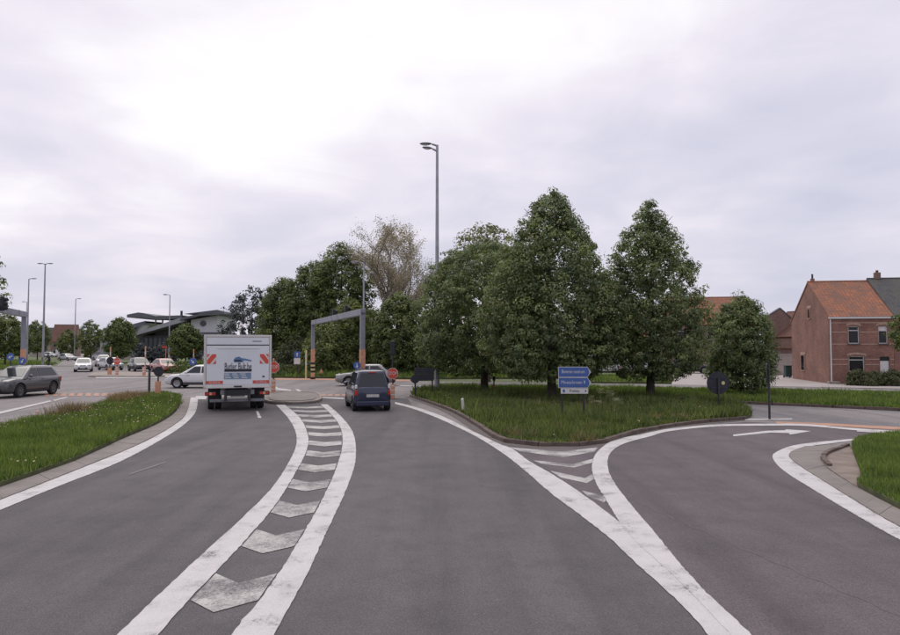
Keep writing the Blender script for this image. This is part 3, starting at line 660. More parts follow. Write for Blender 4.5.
# --- houses seen past the lindens
def plain_house(label, px, Y, w, d, ze, zr, rz, wall, roof, cat='house', win=3, name='distant_house'):
    h = thing(name, label, cat, (XP(px, Y), Y, 0), rz)
    hs = [(w * (k + .5) / win - .45, w * (k + .5) / win + .45, z, z + 1.2) for k in range(win) for z in ((.9, ze - 1.6) if ze > 4 else (.9,))]
    wall_cells(MB(), w, ze, hs).build('front_wall', wall, h); gable_walls(MB(), w, d, ze - .004, zr - .05).build('side_wall', wall, h)
    gable_roof(h, w, d, ze + .06, zr, roof)
    for o in hs: window(h, *o, 0, 'white', True, None)
    return h
plain_house('red roofed brick house behind the rightmost lindens', 668, 76, 9.0, 8, 5.0, 8.1, R(-10), 'brick_brown', 'tile')
plain_house('low brick house glimpsed between the two tall lindens', 585, 84, 8.5, 8, 3.4, 6.6, R(-6), 'brick_brown', 'tile_red')
plain_house('far red roofed farmhouse behind the left street lamps', 51, 205, 6.4, 9, 4.4, 9.4, R(18), 'brick_brown', 'tile_red')
plain_house('small white building in front of the far farmhouse', 56, 190, 2.9, 4, 2.6, 3.6, R(8), 'white', 'slate', win=1)
plain_house('grey roofed house half hidden by trees at the far left', 30, 210, 8, 8, 4, 8.6, R(20), 'render', 'slate')
plain_house('pale rendered house behind the truck and dark trees', 262, 92, 6.0, 8, 3.4, 4.4, R(24), 'render', 'zinc_dark')
plain_house('long low house behind the far left traffic', 92, 150, 9, 7, 2.6, 4.2, R(10), 'render', 'zinc')

# --- modern building with wing shaped roofs
BY = 118.0; bs = BY / FPX
bX = lambda px: (px - 182) * bs
bZ = lambda row: HZ(row, BY)
mod = thing('modern_building', 'grey modern building with wing shaped roofs and a round window', 'building', (XP(182, BY), BY, 0), R(0))
YZ = Matrix.Rotation(R(90), 4, 'X')
def slab(name, pts, y0, y1, m, parent=None): return MB().prism([(bX(a), bZ(b)) for a, b in pts], -y1, -y0, YZ).build(name, m, parent or mod)
slab('panel_wall', [(193, 334), (219, 334), (219, 315.5), (193, 320)], -1.0, 9, 'panel')
slab('lower_wall', [(134, 356), (222, 356), (222, 335.4), (134, 335.4)], .6, 9, 'dark_wall')
slab('string_band', [(190, 335.3), (221, 335.3), (221, 332.4), (190, 332.4)], -1.6, 8.8, 'zinc_dark')
slab('upper_wall', [(150, 335.2), (192.6, 335.2), (192.6, 320), (184, 318), (165, 323)], 1.2, 8.6, 'dark_wall')
slab('sloping_roof', [(138, 334), (186, 318), (189, 319.5), (189, 322), (140, 336)], -2.2, 8, 'zinc')
slab('wing_roof', [(132, 315.2), (143, 313), (148, 313.6), (160, 316.6), (186, 315.8), (186, 319), (163, 320), (148, 318.2), (132, 318)], -2.0, 9.5, 'zinc_dark')
slab('wing_roof', [(185.5, 321.2), (204, 316.6), (229, 314.8), (229, 312.6), (222, 310.6), (189, 314.6), (206, 314.2), (186, 318.6)], -2.6, 9.6, 'zinc_dark')
slab('glazed_roof', [(112, 330), (146, 321), (147, 323), (114, 337)], -.5, 7, 'roof_glass')
slab('low_wing', [(96, 356), (133.6, 356), (133.6, 337.2), (96, 337.2)], 1.5, 9, 'zinc')
rw = MB().lathe([(3.0 * bs, 0), (3.0 * bs, .12)], 24, Matrix.Translation((bX(205.2), -1.0, bZ(323.6))) @ YZ).build('round_window', 'zinc_dark', mod)
MB().lathe([(2.4 * bs, 0), (2.4 * bs, .05)], 24, Matrix.Translation((bX(205.2), -1.12, bZ(323.6))) @ YZ).build('pane', 'glass', rw)
for k in range(10):
    x = 139 + k * 4.6; MB().prism([(bX(x), bZ(348)), (bX(x + 3), bZ(348)), (bX(x + 3), bZ(338)), (bX(x), bZ(338))], -.62, -.5, YZ).build('window', 'glass', mod)
for px in (153, 160): MB().tube([(bX(px), 1.0, bZ(330)), (bX(px), 1.0, bZ(319))], .14, 8).build('column', 'panel', mod)
MB().box((bX(174.4), 3, bZ(314)), (.3, .3, 1.4)).build('flue', 'dark_steel', mod)

# ------------------------------------------------------------------ vegetation
def crown(seed, prof, z0, z1, rmax, nclump, per, size, csize=.3, lump=.12, shell=.55, flat=1.0, droop=.0, hole=0):
    r = np.random.default_rng(seed); T = np.array([p[0] for p in prof]); Rr = np.array([p[1] for p in prof])
    t = r.uniform(0, 1, nclump * 6); k = r.uniform(0, 1, len(t)) < np.interp(t, T, Rr) ** 1.15 + .03; t = t[k][:nclump]; n = len(t)
    th = r.uniform(0, 2 * math.pi, n); rho = 1 - shell * r.uniform(0, 1, n) ** 1.7
    lp = 1 + lump * (np.sin(3 * th + 5 * t + seed) * .5 + np.sin(5 * th - 9 * t + seed * 2.1) * .5 + r.normal(0, .35, n))
    rad = rmax * np.interp(t, T, Rr) * rho * lp; X, Y, Z = np.cos(th) * rad, np.sin(th) * rad * flat, z0 + t * (z1 - z0) + r.normal(0, .12, n) * csize
    out = np.c_[np.cos(th), np.sin(th), .25 + 1.1 * (t - .35)]; out /= np.linalg.norm(out, axis=1)[:, None]
    m = r.integers(int(per * .5), int(per * 1.5) + 1, n); i = np.repeat(np.arange(n), m); q = len(i)
    c = np.c_[X, Y, Z][i]; o = out[i]
    d = r.normal(0, 1, (q, 3)); d /= np.linalg.norm(d, axis=1)[:, None]
    cs = csize * r.uniform(.6, 1.35, n)[i]
    p = c + d * (cs * r.uniform(.45, 1, q) ** .5)[:, None] * np.array([1, 1, .75])
    p[:, 2] = np.maximum(p[:, 2], z0 * .6)
    nr = o * .5 + d * .95 + np.array([0, 0, .6]) + r.normal(0, .26, (q, 3)); nr /= np.linalg.norm(nr, axis=1)[:, None]
    a = np.cross(nr, r.normal(0, 1, (q, 3))); a /= np.linalg.norm(a, axis=1)[:, None] + 1e-9; b = np.cross(nr, a)
    s = size * r.uniform(.6, 1.35, q)[:, None]
    V = np.stack([p - a * s * .62, p - b * s * .42 + nr * s * .1, p + a * s * .62, p + b * s * .42 + nr * s * .1], 1)
    if droop: V[:, 2, 2] -= s[:, 0] * droop
    global SPRIG; SPRIG = np.repeat(r.uniform(0, 1, n)[i], 4).astype(np.float32)
    return V.reshape(-1, 3), np.arange(q * 4).reshape(-1, 4)
def leafmesh(name, V, F):
    me = np_mesh(name, V, F); me.attributes.new('sprig', 'FLOAT', 'POINT').data.foreach_set('value', SPRIG); return me
def woody(seed, h, r0, limbs, reach, zlo, n=8, rise=.55, top=.92):
    r = random.Random(seed); mb = MB(); lean = [(r.uniform(-.012, .012) * h, r.uniform(-.012, .012) * h)]
    pts = [(lean[0][0] * k / 6 + r.uniform(-.03, .03), lean[0][1] * k / 6 + r.uniform(-.03, .03), h * top * k / 6 - (.08 if k == 0 else 0)) for k in range(7)]
    mb.tube(pts, [r0 * 1.25] + [r0 * (1 - k / 6.4) for k in range(1, 7)], n)
    for k in range(limbs):
        z = zlo + (h * .85 - zlo) * (k + r.random()) / limbs; a = k * 2.4 + r.uniform(-.4, .4); L = reach * (1 - .65 * (z - zlo) / (h - zlo)) * r.uniform(.7, 1)
        p0 = Vector((0, 0, z)); d = Vector((math.cos(a), math.sin(a), rise)); rr = r0 * .42 * (1 - .6 * z / h)
        p1 = p0 + d * L * .5 + Vector((0, 0, .1)); p2 = p0 + d * L * .95 + Vector((r.uniform(-.2, .2), r.uniform(-.2, .2), .35))
        mb.tube([p0, p1, p2], [rr, rr * .6, rr * .2], 5)
        for s in (-1, 1):
            q = p1 + (p2 - p1) * r.uniform(.1, .5); mb.tube([q, q + Vector((math.cos(a + s * .8), math.sin(a + s * .8), .5)) * L * .4], [rr * .4, rr * .12], 4)
    return mb
LIND = [(0, .45), (.06, .76), (.16, .96), (.28, 1), (.42, .95), (.56, .81), (.7, .62), (.82, .42), (.92, .24), (1, .05)]
ROUND = [(0, .35), (.12, .75), (.3, .97), (.5, 1), (.7, .86), (.86, .6), (.96, .3), (1, .08)]
CONE = [(0, .8), (.08, 1), (.3, .86), (.6, .52), (.85, .2), (1, .02)]
DOME = [(0, .85), (.2, 1), (.5, .93), (.75, .7), (.92, .38), (1, .1)]
TALL = [(0, .7), (.1, .93), (.3, 1), (.55, .95), (.75, .76), (.9, .45), (1, .08)]
def tree(name, label, x, y, z, h, rad, zc, leaf, prof=ROUND, nclump=300, per=30, size=.13, csize=.35, seed=1, trunk=.14, limbs=9, group=None, extra=None, lump=.12, shell=.55, bark='bark', cat='tree', droop=0, flat=1.0, trunkname='trunk'):
    t = thing(name, label, cat, (x, y, z), 0, group)
    woody(seed, h, trunk, limbs, rad * .9, max(zc, .5)).build(trunkname, bark, t, smooth=60)
    V, F = crown(seed, prof, zc, h, rad, nclump, per, size, csize, lump, shell, flat, droop)
    link('crown', leafmesh('crown', V, F), leaf, t)
    if extra:
        V, F = crown(seed + 50, prof, extra.get('z', zc), h + .03, rad * 1.03, extra['n'], extra['per'], extra['size'], .22, lump, .12)
        link('blossom', np_mesh('blossom', V, F), extra['m'], t)
    return t
gl_ = 'clipped linden trees along the junction'
px2 = lambda px, row: G(px, row)
x, y = G(552, 402); tree('linden_tree', 'tallest linden, egg shaped, right behind the blue direction sign', x, y, .1, HZ(192, y), 3.2, .95, 'linden', LIND, 1700, 56, .088, .29, 21, .2, 14, gl_, {'n': 480, 'per': 10, 'size': .085, 'm': 'linden_pale'}, droop=.25, lump=.15)
x, y = G(651, 401); tree('linden_tree', 'egg shaped linden with see-through gaps right of the direction sign', x, y, .1, HZ(205, y), 2.75, 1.0, 'linden', LIND, 1250, 54, .086, .28, 22, .19, 14, gl_, {'n': 240, 'per': 9, 'size': .08, 'm': 'linden_pale'}, droop=.25, lump=.15, shell=.7)
x, y = G(484, 394); tree('linden_tree', 'rounded linden beside the tall double headed street lamp', x, y, .1, HZ(246, y), 3.65, 1.0, 'linden', [(0, .5), (.1, .85), (.25, 1), (.5, 1), (.7, .92), (.85, .7), (.95, .42), (1, .1)], 1550, 54, .095, .31, 23, .2, 12, gl_, {'n': 400, 'per': 10, 'size': .085, 'm': 'linden_pale'}, droop=.25)
x, y = G(742, 396.5); tree('linden_tree', 'small dense linden leafy to the ground near the brick house', x, y, .1, HZ(296, y), 1.62, .35, 'linden', TALL, 720, 52, .085, .27, 24, .15, 8, gl_, None, droop=.2)
x, y = XP(487, 52), 52; tree('flowering_tree', 'paler loose tree rising behind the rounded linden', x, y, 0, HZ(223, y), 3.2, 4.0, 'linden_pale', ROUND, 560, 24, .15, .38, 25, .22, 16, None, None, lump=.2)
gb = 'dark trees across the junction'
for i, (px, Y, top, r_, lab, lf, n) in enumerate([(283, 80, 279, 2.9, 'shortest and leftmost of the dark broad trees behind the truck', 'maple', 300), (312, 78, 262, 3.2, 'middle of the three dark broad trees behind the gantry', 'maple', 360),
        (341, 76, 243, 3.7, 'tallest dark broad tree above the right gantry', 'maple', 430)]):
    tree('broadleaf_tree', lab, XP(px, Y), Y, 0, HZ(top, Y), r_, 1.4, lf, TALL, int(n * 2.3), 48, .17, .55, 31 + i, .28, 10, gb, None, lump=.22)
Y = 90; tree('spruce_tree', 'blue grey spruce with drooping boughs left of the dark trees', XP(252, Y), Y, 0, HZ(286, Y), 3.6, .8, 'spruce', TALL, 420, 26, .2, .42, 41, .2, 12, None, None, lump=.3, droop=.5)
Y = 63; tree('conical_tree', 'conical green hornbeam behind the blue car', XP(398, Y), Y, .12, HZ(294, Y), 2.3, .6, 'maple', TALL, 560, 32, .17, .4, 42, .16, 8)
# sparse tree just coming into leaf
def sparse_tree(label, x, y, h, spread, seed, leaf='ash_leaf', nleaf=7):
    r = random.Random(seed); t = thing('young_leaved_tree', label, 'tree', (x, y, 0)); mb = MB(); tips = []
    def grow(p, d, L, rad, lv):
        pts = [p]; dd = d.copy()
        for k in range(3):
            dd = (dd + Vector((r.uniform(-.18, .18), r.uniform(-.18, .18), .06))).normalized(); pts.append(pts[-1] + dd * L / 3)
        mb.tube(pts, [rad, rad * .85, rad * .7, rad * .5], 6 if lv < 2 else 4, cap=False)
        if lv >= 2: tips.extend(pts[1:])
        if lv < 4:
            for k in range(r.choice((3, 3, 4)) if lv else 6):
                a = r.uniform(0, 6.28); s = spread * r.uniform(.55, 1.1)
                nd = (dd + Vector((math.cos(a) * s, math.sin(a) * s, r.uniform(-.1, .35)))).normalized()
                grow(pts[r.choice((2, 3, 3)) if lv else min(3, 1 + k // 2)], nd, L * r.uniform(.6, .8), rad * .5, lv + 1)
    grow(Vector((0, 0, -.1)), Vector((0, 0, 1)), h * .38, .24, 0)
    mb.build('trunk', 'bark_pale', t)
    q = np.random.default_rng(seed); P = np.repeat(np.array([tuple(p) for p in tips]), nleaf * 3, 0); P = P + q.normal(0, .24, P.shape); n = len(P)
    a = q.normal(0, 1, (n, 3)); a /= np.linalg.norm(a, axis=1)[:, None]; b = np.cross(a, q.normal(0, 1, (n, 3))); b /= np.linalg.norm(b, axis=1)[:, None]; s = q.uniform(.04, .095, n)[:, None]
    V = np.stack([P - a * s, P - b * s * .6, P + a * s, P + b * s * .6], 1).reshape(-1, 3)
    link('crown', np_mesh('crown', V, np.arange(n * 4).reshape(-1, 4)), leaf, t); return t
sparse_tree('tallest thin pinkish brown tree just coming into leaf beside the dark trees', XP(374, 72), 72, HZ(222, 72) * .98, .95, 5)
sparse_tree('thin brown tree left of the tall lamp, lower than its neighbour', XP(412, 80), 80, HZ(226, 80) * .98, .9, 9)
# shrubs and bushes
gs = 'shrubs across the junction'
for i, (px, Y, top, r_, lab, lf) in enumerate([(330, 66, 322, 2.6, 'broad mid green shrub inside the right gantry opening', 'mid_leaf'), (350, 68, 300, 2.4, 'tall loose shrub beside the gantry leg', 'mid_leaf'), (372, 70, 308, 2.5, 'bushy shrub behind the far street lamp', 'mid_leaf'),
        (430, 66, 318, 2.8, 'dark shrub left of the rounded linden', 'maple'), (455, 70, 325, 3.0, 'dark shrub behind the tall lamp post', 'maple'), (500, 72, 330, 3.0, 'dark shrub behind the trunk of the rounded linden', 'maple'), (530, 74, 335, 3.0, 'dark shrub left of the tallest linden trunk', 'maple'),
        (563, 76, 338, 2.8, 'dark shrub behind the direction sign', 'hedge'), (300, 74, 338, 2.4, 'low dark shrub between truck and gantry', 'hedge'), (280, 77, 350, 2.0, 'lowest dark shrub close to the truck', 'hedge')]):
    tree('shrub', lab, XP(px, Y), Y, .0, HZ(top, Y), r_, .1, lf, DOME, 380, 46, .15, .45, 60 + i, .1, 6, gs, None, lump=.2, cat='shrub', trunkname='stem')
def hedge(label, p0, p1, depth, h, seed, leaf='hedge', dens=55, z=.0, name='hedge', size=.12):
    t = thing(name, label, 'hedge', (p0[0], p0[1], z), math.atan2(p1[1] - p0[1], p1[0] - p0[0])); L = math.dist(p0, p1); r = np.random.default_rng(seed)
    n = int(dens * (L * h * 2 + L * depth)); P = np.c_[r.uniform(0, L, n), r.uniform(0, depth, n), r.uniform(.03, h, n)]
    k = r.integers(0, 4, n); P[k == 0, 1] = r.uniform(0, .18, (k == 0).sum()); P[k == 1, 2] = h - r.uniform(0, .2, (k == 1).sum()) * h * .4
    P[:, 2] *= 1 + .1 * np.sin(P[:, 0] * 1.7 + seed); a = r.normal(0, 1, (n, 3)); a /= np.linalg.norm(a, axis=1)[:, None]; b = np.cross(a, r.normal(0, 1, (n, 3))); b /= np.linalg.norm(b, axis=1)[:, None]; s = size * r.uniform(.5, 1.2, n)[:, None]
    V = np.stack([P - a * s, P - b * s * .6, P + a * s, P + b * s * .6], 1).reshape(-1, 3)
    link('foliage', np_mesh('foliage', V, np.arange(n * 4).reshape(-1, 4)), leaf, t)
    mb = MB()
    for q in np.arange(.2, L, .6): mb.tube([(q, depth / 2, -.05), (q + .05, depth / 2, h * .8)], [.03, .015], 5)
    mb.build('stems', 'bark', t); return t
hedge('trimmed dark hedge right of the truck', G(268, 377), G(306, 377.5), 1.5, 1.1, 71)
hedge('fresh green hedge bank left of the truck', G(166, 373.6), G(204, 374.4), 2.2, 1.2, 72, 'bright_leaf')
hedge('long hedge far behind the left traffic', (XP(84, 160), 160), (XP(140, 150), 150), 2, 1.8, 73, 'mid_leaf', 14, size=.3)
for i, (px, r_, top, lab) in enumerate([(857, .82, 369.5, 'round dark bush below the ground floor window'), (875, .7, 371, 'round dark bush between window and white door'), (889, .8, 369.5, 'dark bush below the white door'), (868, .42, 377, 'small low bush in front of the house bushes')]):
    Y = 47.2 - i * .25; tree('garden_bush', lab, XP(px, Y), Y, 0, HZ(top, Y), r_, .05, 'hedge', DOME, 130, 34, .075, .2, 80 + i, .05, 5, 'bushes before the brick house', cat='bush', trunkname='stem')
Y = 38; tree('edge_tree', 'leafy tree just cut by the right edge in front of the house', XP(909, Y), Y, .05, HZ(309, Y), 1.0, HZ(352, Y), 'bright_leaf', ROUND, 120, 30, .1, .25, 86, .07, 6)
Y = 62; tree('edge_tree', 'tree whose leaves poke in at the left edge above the gantry', XP(-46, Y), Y, .0, HZ(232, Y), 3.9, 4.0, 'mid_leaf', ROUND, 300, 30, .2, .5, 87, .25, 9)
gf = 'small street trees beyond the left traffic'
for i, (px, Y, top, bot, r_, lab, lf) in enumerate([(120, 92, 318, 357, 1.85, 'round green street tree left of the modern building', 'bright_leaf'), (186, 88, 325, 357, 1.75, 'round green street tree before the modern building', 'bright_leaf'),
        (91, 150, 321, 353, 2.3, 'round tree left of the modern building, farther than its neighbour', 'mid_leaf'), (38, 150, 320, 352, 2.2, 'round tree between the two left street lamps', 'mid_leaf'), (6, 100, 314, 357, 2.2, 'leafy tree under the left gantry beam at the picture edge', 'mid_leaf'),
        (-12, 100, 318, 357, 2.2, 'leafy tree cut off by the left edge behind the gantry', 'mid_leaf'), (20, 140, 325, 355, 2.3, 'smaller tree behind the left gantry post', 'maple'), (68, 170, 330, 354, 2.2, 'small tree in front of the far farmhouse', 'mid_leaf'), (106, 175, 328, 354, 2.6, 'small tree behind the far parked cars', 'maple')]):
    zc = max(.9, HZ(bot, Y)); tree('street_tree', lab, XP(px, Y), Y, 0, HZ(top, Y), r_ * 1.1, zc, lf, ROUND, 340, 30, .2, .4, 90 + i, .12, 7, gf)
Y = 104
for i, (px, top) in enumerate([(140, 343), (150, 345), (160, 342), (172, 346), (196, 345)]):
    tree('dark_conifer', ['leftmost', 'second', 'middle', 'fourth', 'rightmost'][i] + ' of the low dark conifers before the modern building', XP(px, Y), Y, 0, HZ(top, Y), 1.0, .1, 'spruce', TALL, 70, 24, .2, .35, 110 + i, .08, 4, 'low dark conifers', cat='shrub')
# far wood on the horizon: one mass
def far_wood():
    Vs, Fs, o = [], [], 0
    for i in range(46):
        px = -60 + i * 23; Y = 330 + 40 * math.sin(i * 2.3); V, F = crown(200 + i, DOME, 0, 5.0 + 2.2 * math.sin(i * 1.7) + (2 if px > 500 else 0), 7.5, 60, 16, .9, 1.4, .2)
        V[:, 0] += XP(px, Y); V[:, 1] += Y; Vs.append(V); Fs.append(F + o); o += len(V)
    return tag(link('far_wood', np_mesh('far_wood', np.concatenate(Vs), np.concatenate(Fs)), 'mid_leaf'), 'line of far trees along the horizon', 'trees', None, 'stuff')
far_wood()
# cow parsley by the sign
for i, (px, row, hh) in enumerate([(603, 419, 1.0), (611, 416, .85), (595, 421, .7), (618, 420, .65)]):
    x, y = G(px, row); t = thing('cow_parsley', ['tallest white flowering plant right of the direction sign', 'white flowering plant second from the direction sign posts', 'low white flowering plant nearest the direction sign post', 'low white flowering plant farthest right of the sign'][i], 'plant', (x, y, .1), 0, 'white flowering plants')
    mb, r = MB(), random.Random(i); q = np.random.default_rng(i); Vf = []
    for k in range(7):
        a = r.uniform(0, 6.28); tip = Vector((math.cos(a) * .22 * r.random(), math.sin(a) * .22 * r.random(), hh * r.uniform(.75, 1.05))); mb.tube([(0, 0, -.03), tip * .6, tip], [.008, .006, .004], 4)
        p = q.normal(0, 1, (40, 3)) * np.array([.06, .06, .02]) + np.array(tip); s = .012
        Vf.append(np.stack([p + np.array([-s, 0, 0]), p + np.array([0, -s, .004]), p + np.array([s, 0, 0]), p + np.array([0, s, .004])], 1).reshape(-1, 3))
    mb.build('stem', 'grass_dark', t); V = np.concatenate(Vf); link('flower_head', np_mesh('flower_head', V, np.arange(len(V)).reshape(-1, 4)), 'flower', t)

# ------------------------------------------------------------------ street furniture
def lamp_post(label, x, y, z, h, heads, r0=.11, m='galv', headlen=.8, group='street lamps', sleeve=None):
    t = thing('street_lamp', label, 'street lamp', (x, y, z), 0, group)
    MB().tube([(0, 0, -.1), (0, 0, h * .4), (0, 0, h)], [r0, r0 * .8, r0 * .5], 12).build('pole', m, t, smooth=60)
    MB().box((0, -r0 - .005, 1.0), (r0 * .9, .03, .55)).build('service_door', 'galv_dark', t)
    for a, dz, k in heads:
        T = Matrix.Translation((0, 0, h + dz)) @ Matrix.Rotation(a, 4, 'Z')
        MB().tube([(0, 0, -.05), (.14, 0, .0), (.3, 0, .05)], [r0 * .45, r0 * .4, r0 * .35], 8, mtx=T).build('arm', m, t, smooth=60)
        hd = MB().ellipsoid((.3 + headlen * k / 2, 0, .07), (headlen * k / 2, .17 * k, .085 * k), 14, 8, T).build('lamp_head', 'galv_dark', t, smooth=60)
        MB().ellipsoid((.32 + headlen * k / 2, 0, .02), (headlen * k * .34, .12 * k, .06 * k), 12, 6, T).build('lens', 'lamp_clear', hd, smooth=60)
    if sleeve:
        for k in range(3): MB().lathe([(r0 * 1.08, .6 + k * .5), (r0 * 1.08, .95 + k * .5)], 12).build('reflective_band', ('orange', 'white')[k % 2], t)
    return t
x, y = G(437, 394); lamp_post('tall grey lamp post with two oval heads beside the rounded linden', x, y, .08, HZ(146.5, y), [(R(180), .0, .9), (R(205), -.3, .8)], .14, 'galv', .75)
Y = 47; lamp_post('lamp post standing at the right leg of the gantry', XP(363.5, Y), Y, 0, HZ(263, Y), [(R(180), 0, .8)], .09)
Y = 95; lamp_post('tall lamp post with T shaped double head on the left', XP(43.5, Y), Y, 0, HZ(264, Y), [(0, 0, .8), (math.pi, 0, .8)], .16, 'galv', 1.0)
Y = 112; lamp_post('single headed lamp post left of the T shaped one', XP(27.5, Y), Y, 0, HZ(279, Y), [(0, 0, .9)], .16, 'galv', 1.1)
Y = 160; lamp_post('farthest lamp post, thin, behind the left gantry', XP(26, Y), Y, 0, HZ(302, Y), [(math.pi, 0, .8)], .13, 'galv', 1.1)
Y = 150; lamp_post('far lamp post near the red roofed farmhouse', XP(75, Y), Y, 0, HZ(299, Y), [(0, 0, .9)], .14, 'galv', 1.0)
Y = 100; lamp_post('lamp post with red and white bands before the modern building', XP(169.3, Y), Y, 0, HZ(295, Y), [(math.pi, 0, .8)], .11, 'galv', .9, sleeve=True)

def signal_head(parent, x, y, z, m='black', s=1.0, back=True):
    h = MB().box((x, y, z), (.28 * s, .2 * s, .82 * s)).build('signal_head', m, parent, bevel=.03)
    for k in (-1, 0, 1):
        T = Matrix.Translation((x, y + .1 * s, z + k * .25 * s)) @ Matrix.Rotation(R(-90), 4, 'X')
        MB().lathe([(.11 * s, 0), (.12 * s, .16 * s), (.105 * s, .16 * s), (.095 * s, .02)], 12, T).build('visor', m, h)
    return h
def gantry(label, p0, p1, h, lights):
    t = thing('signal_gantry', label, 'gantry', (p0[0], p0[1], 0), math.atan2(p1[1] - p0[1], p1[0] - p0[0])); L = math.dist(p0, p1)
    for x in (0, L):
        lg = MB().box((x, 0, h / 2 + .2), (.27, .27, h - .4)).build('leg', 'gantry', t, bevel=.02)
        MB().box((x, 0, 1.9), (.285, .285, 1.05)).build('reflective_sleeve', 'orange', lg)
        for k in range(5): MB().box((x, 0, .62 + k * .16), (.292, .292, .15)).build('band', ('black', 'yellow')[k % 2], lg)
        MB().box((x, 0, .33), (.285, .285, .4)).build('reflective_sleeve', 'orange', lg)
        MB().box((x, 0, .02), (.36, .36, .3)).build('base_plate', 'black', lg)
    bm = MB().box((L / 2, 0, h + .0), (L + .27, .30, .36)).build('beam', 'gantry', t, bevel=.02)
    for q in (.12, .5, .62): MB().box((L * q, 0, h), (.12, .32, .385)).build('joint_flange', 'galv_dark', bm)
    for q in lights:
        MB().tube([(L * q, 0, h + .1), (L * q, .05, h + .35)], .04, 6).build('bracket', 'dark_steel', t); signal_head(t, L * q, .28, h + .3, s=1.0)
    return t
gantry('grey traffic signal gantry across the junction, right of the truck', (-11.05, 56.5), (-4.95, 39.6), HZ(308.5, 39.6) - .2, (.42, .66))
gantry('grey traffic signal gantry cut off by the left edge', (-28.5, 46.8), (-22.4, 30.2), 4.75, (.4, .7))

def disc(r, n=24): return [(r * math.cos(2 * math.pi * (k + .5) / n), r * math.sin(2 * math.pi * (k + .5) / n)) for k in range(n)]
def stop_sign(label, x, y, z, cz, r=.33, post='orange', rz=0, top=None, txt='STOP'):
    t = thing('stop_sign', label, 'stop sign', (x, y, z), rz, 'stop signs')
    p = MB().tube([(0, .05, -.05), (0, .05, (top or cz + r * .9))], .038, 8).build('post', 'dark_steel', t)
    b = MB().box((0, .05, .36), (.20, .2, .74)).build('reflective_base', post, t, bevel=.02)
    for k in range(3): MB().box((0, .05, .2 + k * .22), (.206, .206, .05)).build('band', 'white', b)
    MB().prism(disc(r, 8), -.02, .0, FRONT(0, -.01, cz)).build('border', 'white', t)
    f = MB().prism(disc(r * .93, 8), 0, .006, FRONT(0, -.01, cz)).build('face', 'red', t)
    text('lettering', txt, r * .82, 'white', f, FRONT(0, -.022, cz), r * 1.45)
    if top: signal_head(t, 0, .08, top - .1, s=.85)
    else: MB().ellipsoid((0, .05, cz + r + .06), (.05, .05, .08), 8, 6).build('post_cap', 'orange', t)
    return t
x, y = G(273, 394.5); stop_sign('stop sign on the splitter island beside the truck', x, y, .1, HZ(369, y), .34)
x, y = G(392.5, 398.6); stop_sign('stop sign with traffic signal right of the blue car', x, y, 0, HZ(373.5, y), .29, top=HZ(346, y))
x, y = G(116.6, 376.2); stop_sign('small stop sign on the far left island', x, y, .12, HZ(362.6, y), .34)

def post(label, px, row, top, m='orange', r=.06, name='marker_post', bands=True, z=0, group='marker posts', cap=None):
    x, y = G(px, row); h = HZ(top, y) - z; t = thing(name, label, 'post', (x, y, z), 0, group)
    MB().tube([(0, 0, -.04), (0, 0, h * .97), (0, 0, h)], [r, r, r * .6], 10).build('shaft', m, t, smooth=50)
    if bands:
        for q in (.45, .7): MB().lathe([(r * 1.06, h * q), (r * 1.06, h * (q + .12))], 10).build('reflective_band', 'white', t)
    return t
post('white reflector post leaning at the edge of the linden island', 463.4, 413.5, 398.2, 'white', .055, bands=False, z=.1).rotation_euler = (R(3), R(-5), 0)
post('small orange marker post in the left verge grass', 37, 420, 411, 'orange', .06, z=.1)
post('tall orange striped post left of the dark car', 110, 375.5, 347, 'orange', .055, z=.1)
post('orange striped post between the dark and the red car', 145, 376, 346, 'orange', .055, z=.1)
post('orange post in front of the hedge bank left of the truck', 193.4, 374, 349, 'orange', .05, z=.1)
post('pale green and orange post left of the gantry', 306, 379, 350, 'yellow', .07, z=.1)
post('short orange post at the far left island edge', 143.6, 377, 367.5, 'orange', .11, z=.1)
post('dark bare post at the tip of the left verge', 149, 396.2, 370.5, 'dark_steel', .06, bands=False, z=.1, name='sign_post')

def back_sign(label, x, y, z, cz, r, post_h, rz=0, m='sign_back', name='road_sign', emblem=False):
    t = thing(name, label, 'road sign', (x, y, z), rz); MB().tube([(0, 0, -.05), (0, 0, post_h)], .038, 10).build('post', 'dark_steel', t, smooth=60)
    d = MB().prism(disc(r, 28), 0, .02, FRONT(0, .065, cz)).build('disc', m, t)
    for zz in (-.45, .45): MB().box((0, .03, cz + zz * r), (r * 1.35, .03, .04)).build('bracket', m, d)
    if emblem: MB().prism(disc(r * .16, 10), 0, .004, FRONT(r * .45, .043, cz)).build('sticker', 'yellow', d)
    return t
x, y = G(719, 411.5); back_sign('large round sign seen from behind on the linden island', x, y, .1, HZ(385.5, y), .445, HZ(381, y), emblem=True)
x, y = G(769.6, 419.5); t = back_sign('thin post with a round sign seen edge on', x, y, .02, HZ(373, y), .33, HZ(364.5, y), R(61), 'sign_back')
x, y = G(157.8, 396.6); t = back_sign('round dark sign back on an orange base at the left verge', x, y, .1, HZ(373.4, y), .26, HZ(377, y)); MB().box((0, 0, .34), (.22, .22, .7)).build('reflective_base', 'orange', t)
x, y = G(109.5, 375.8); t = back_sign('round dark sign back left of the far stop sign', x, y, .12, HZ(362, y), .34, HZ(359, y)); MB().box((0, 0, .3), (.26, .26, .6)).build('reflective_base', 'orange', t)
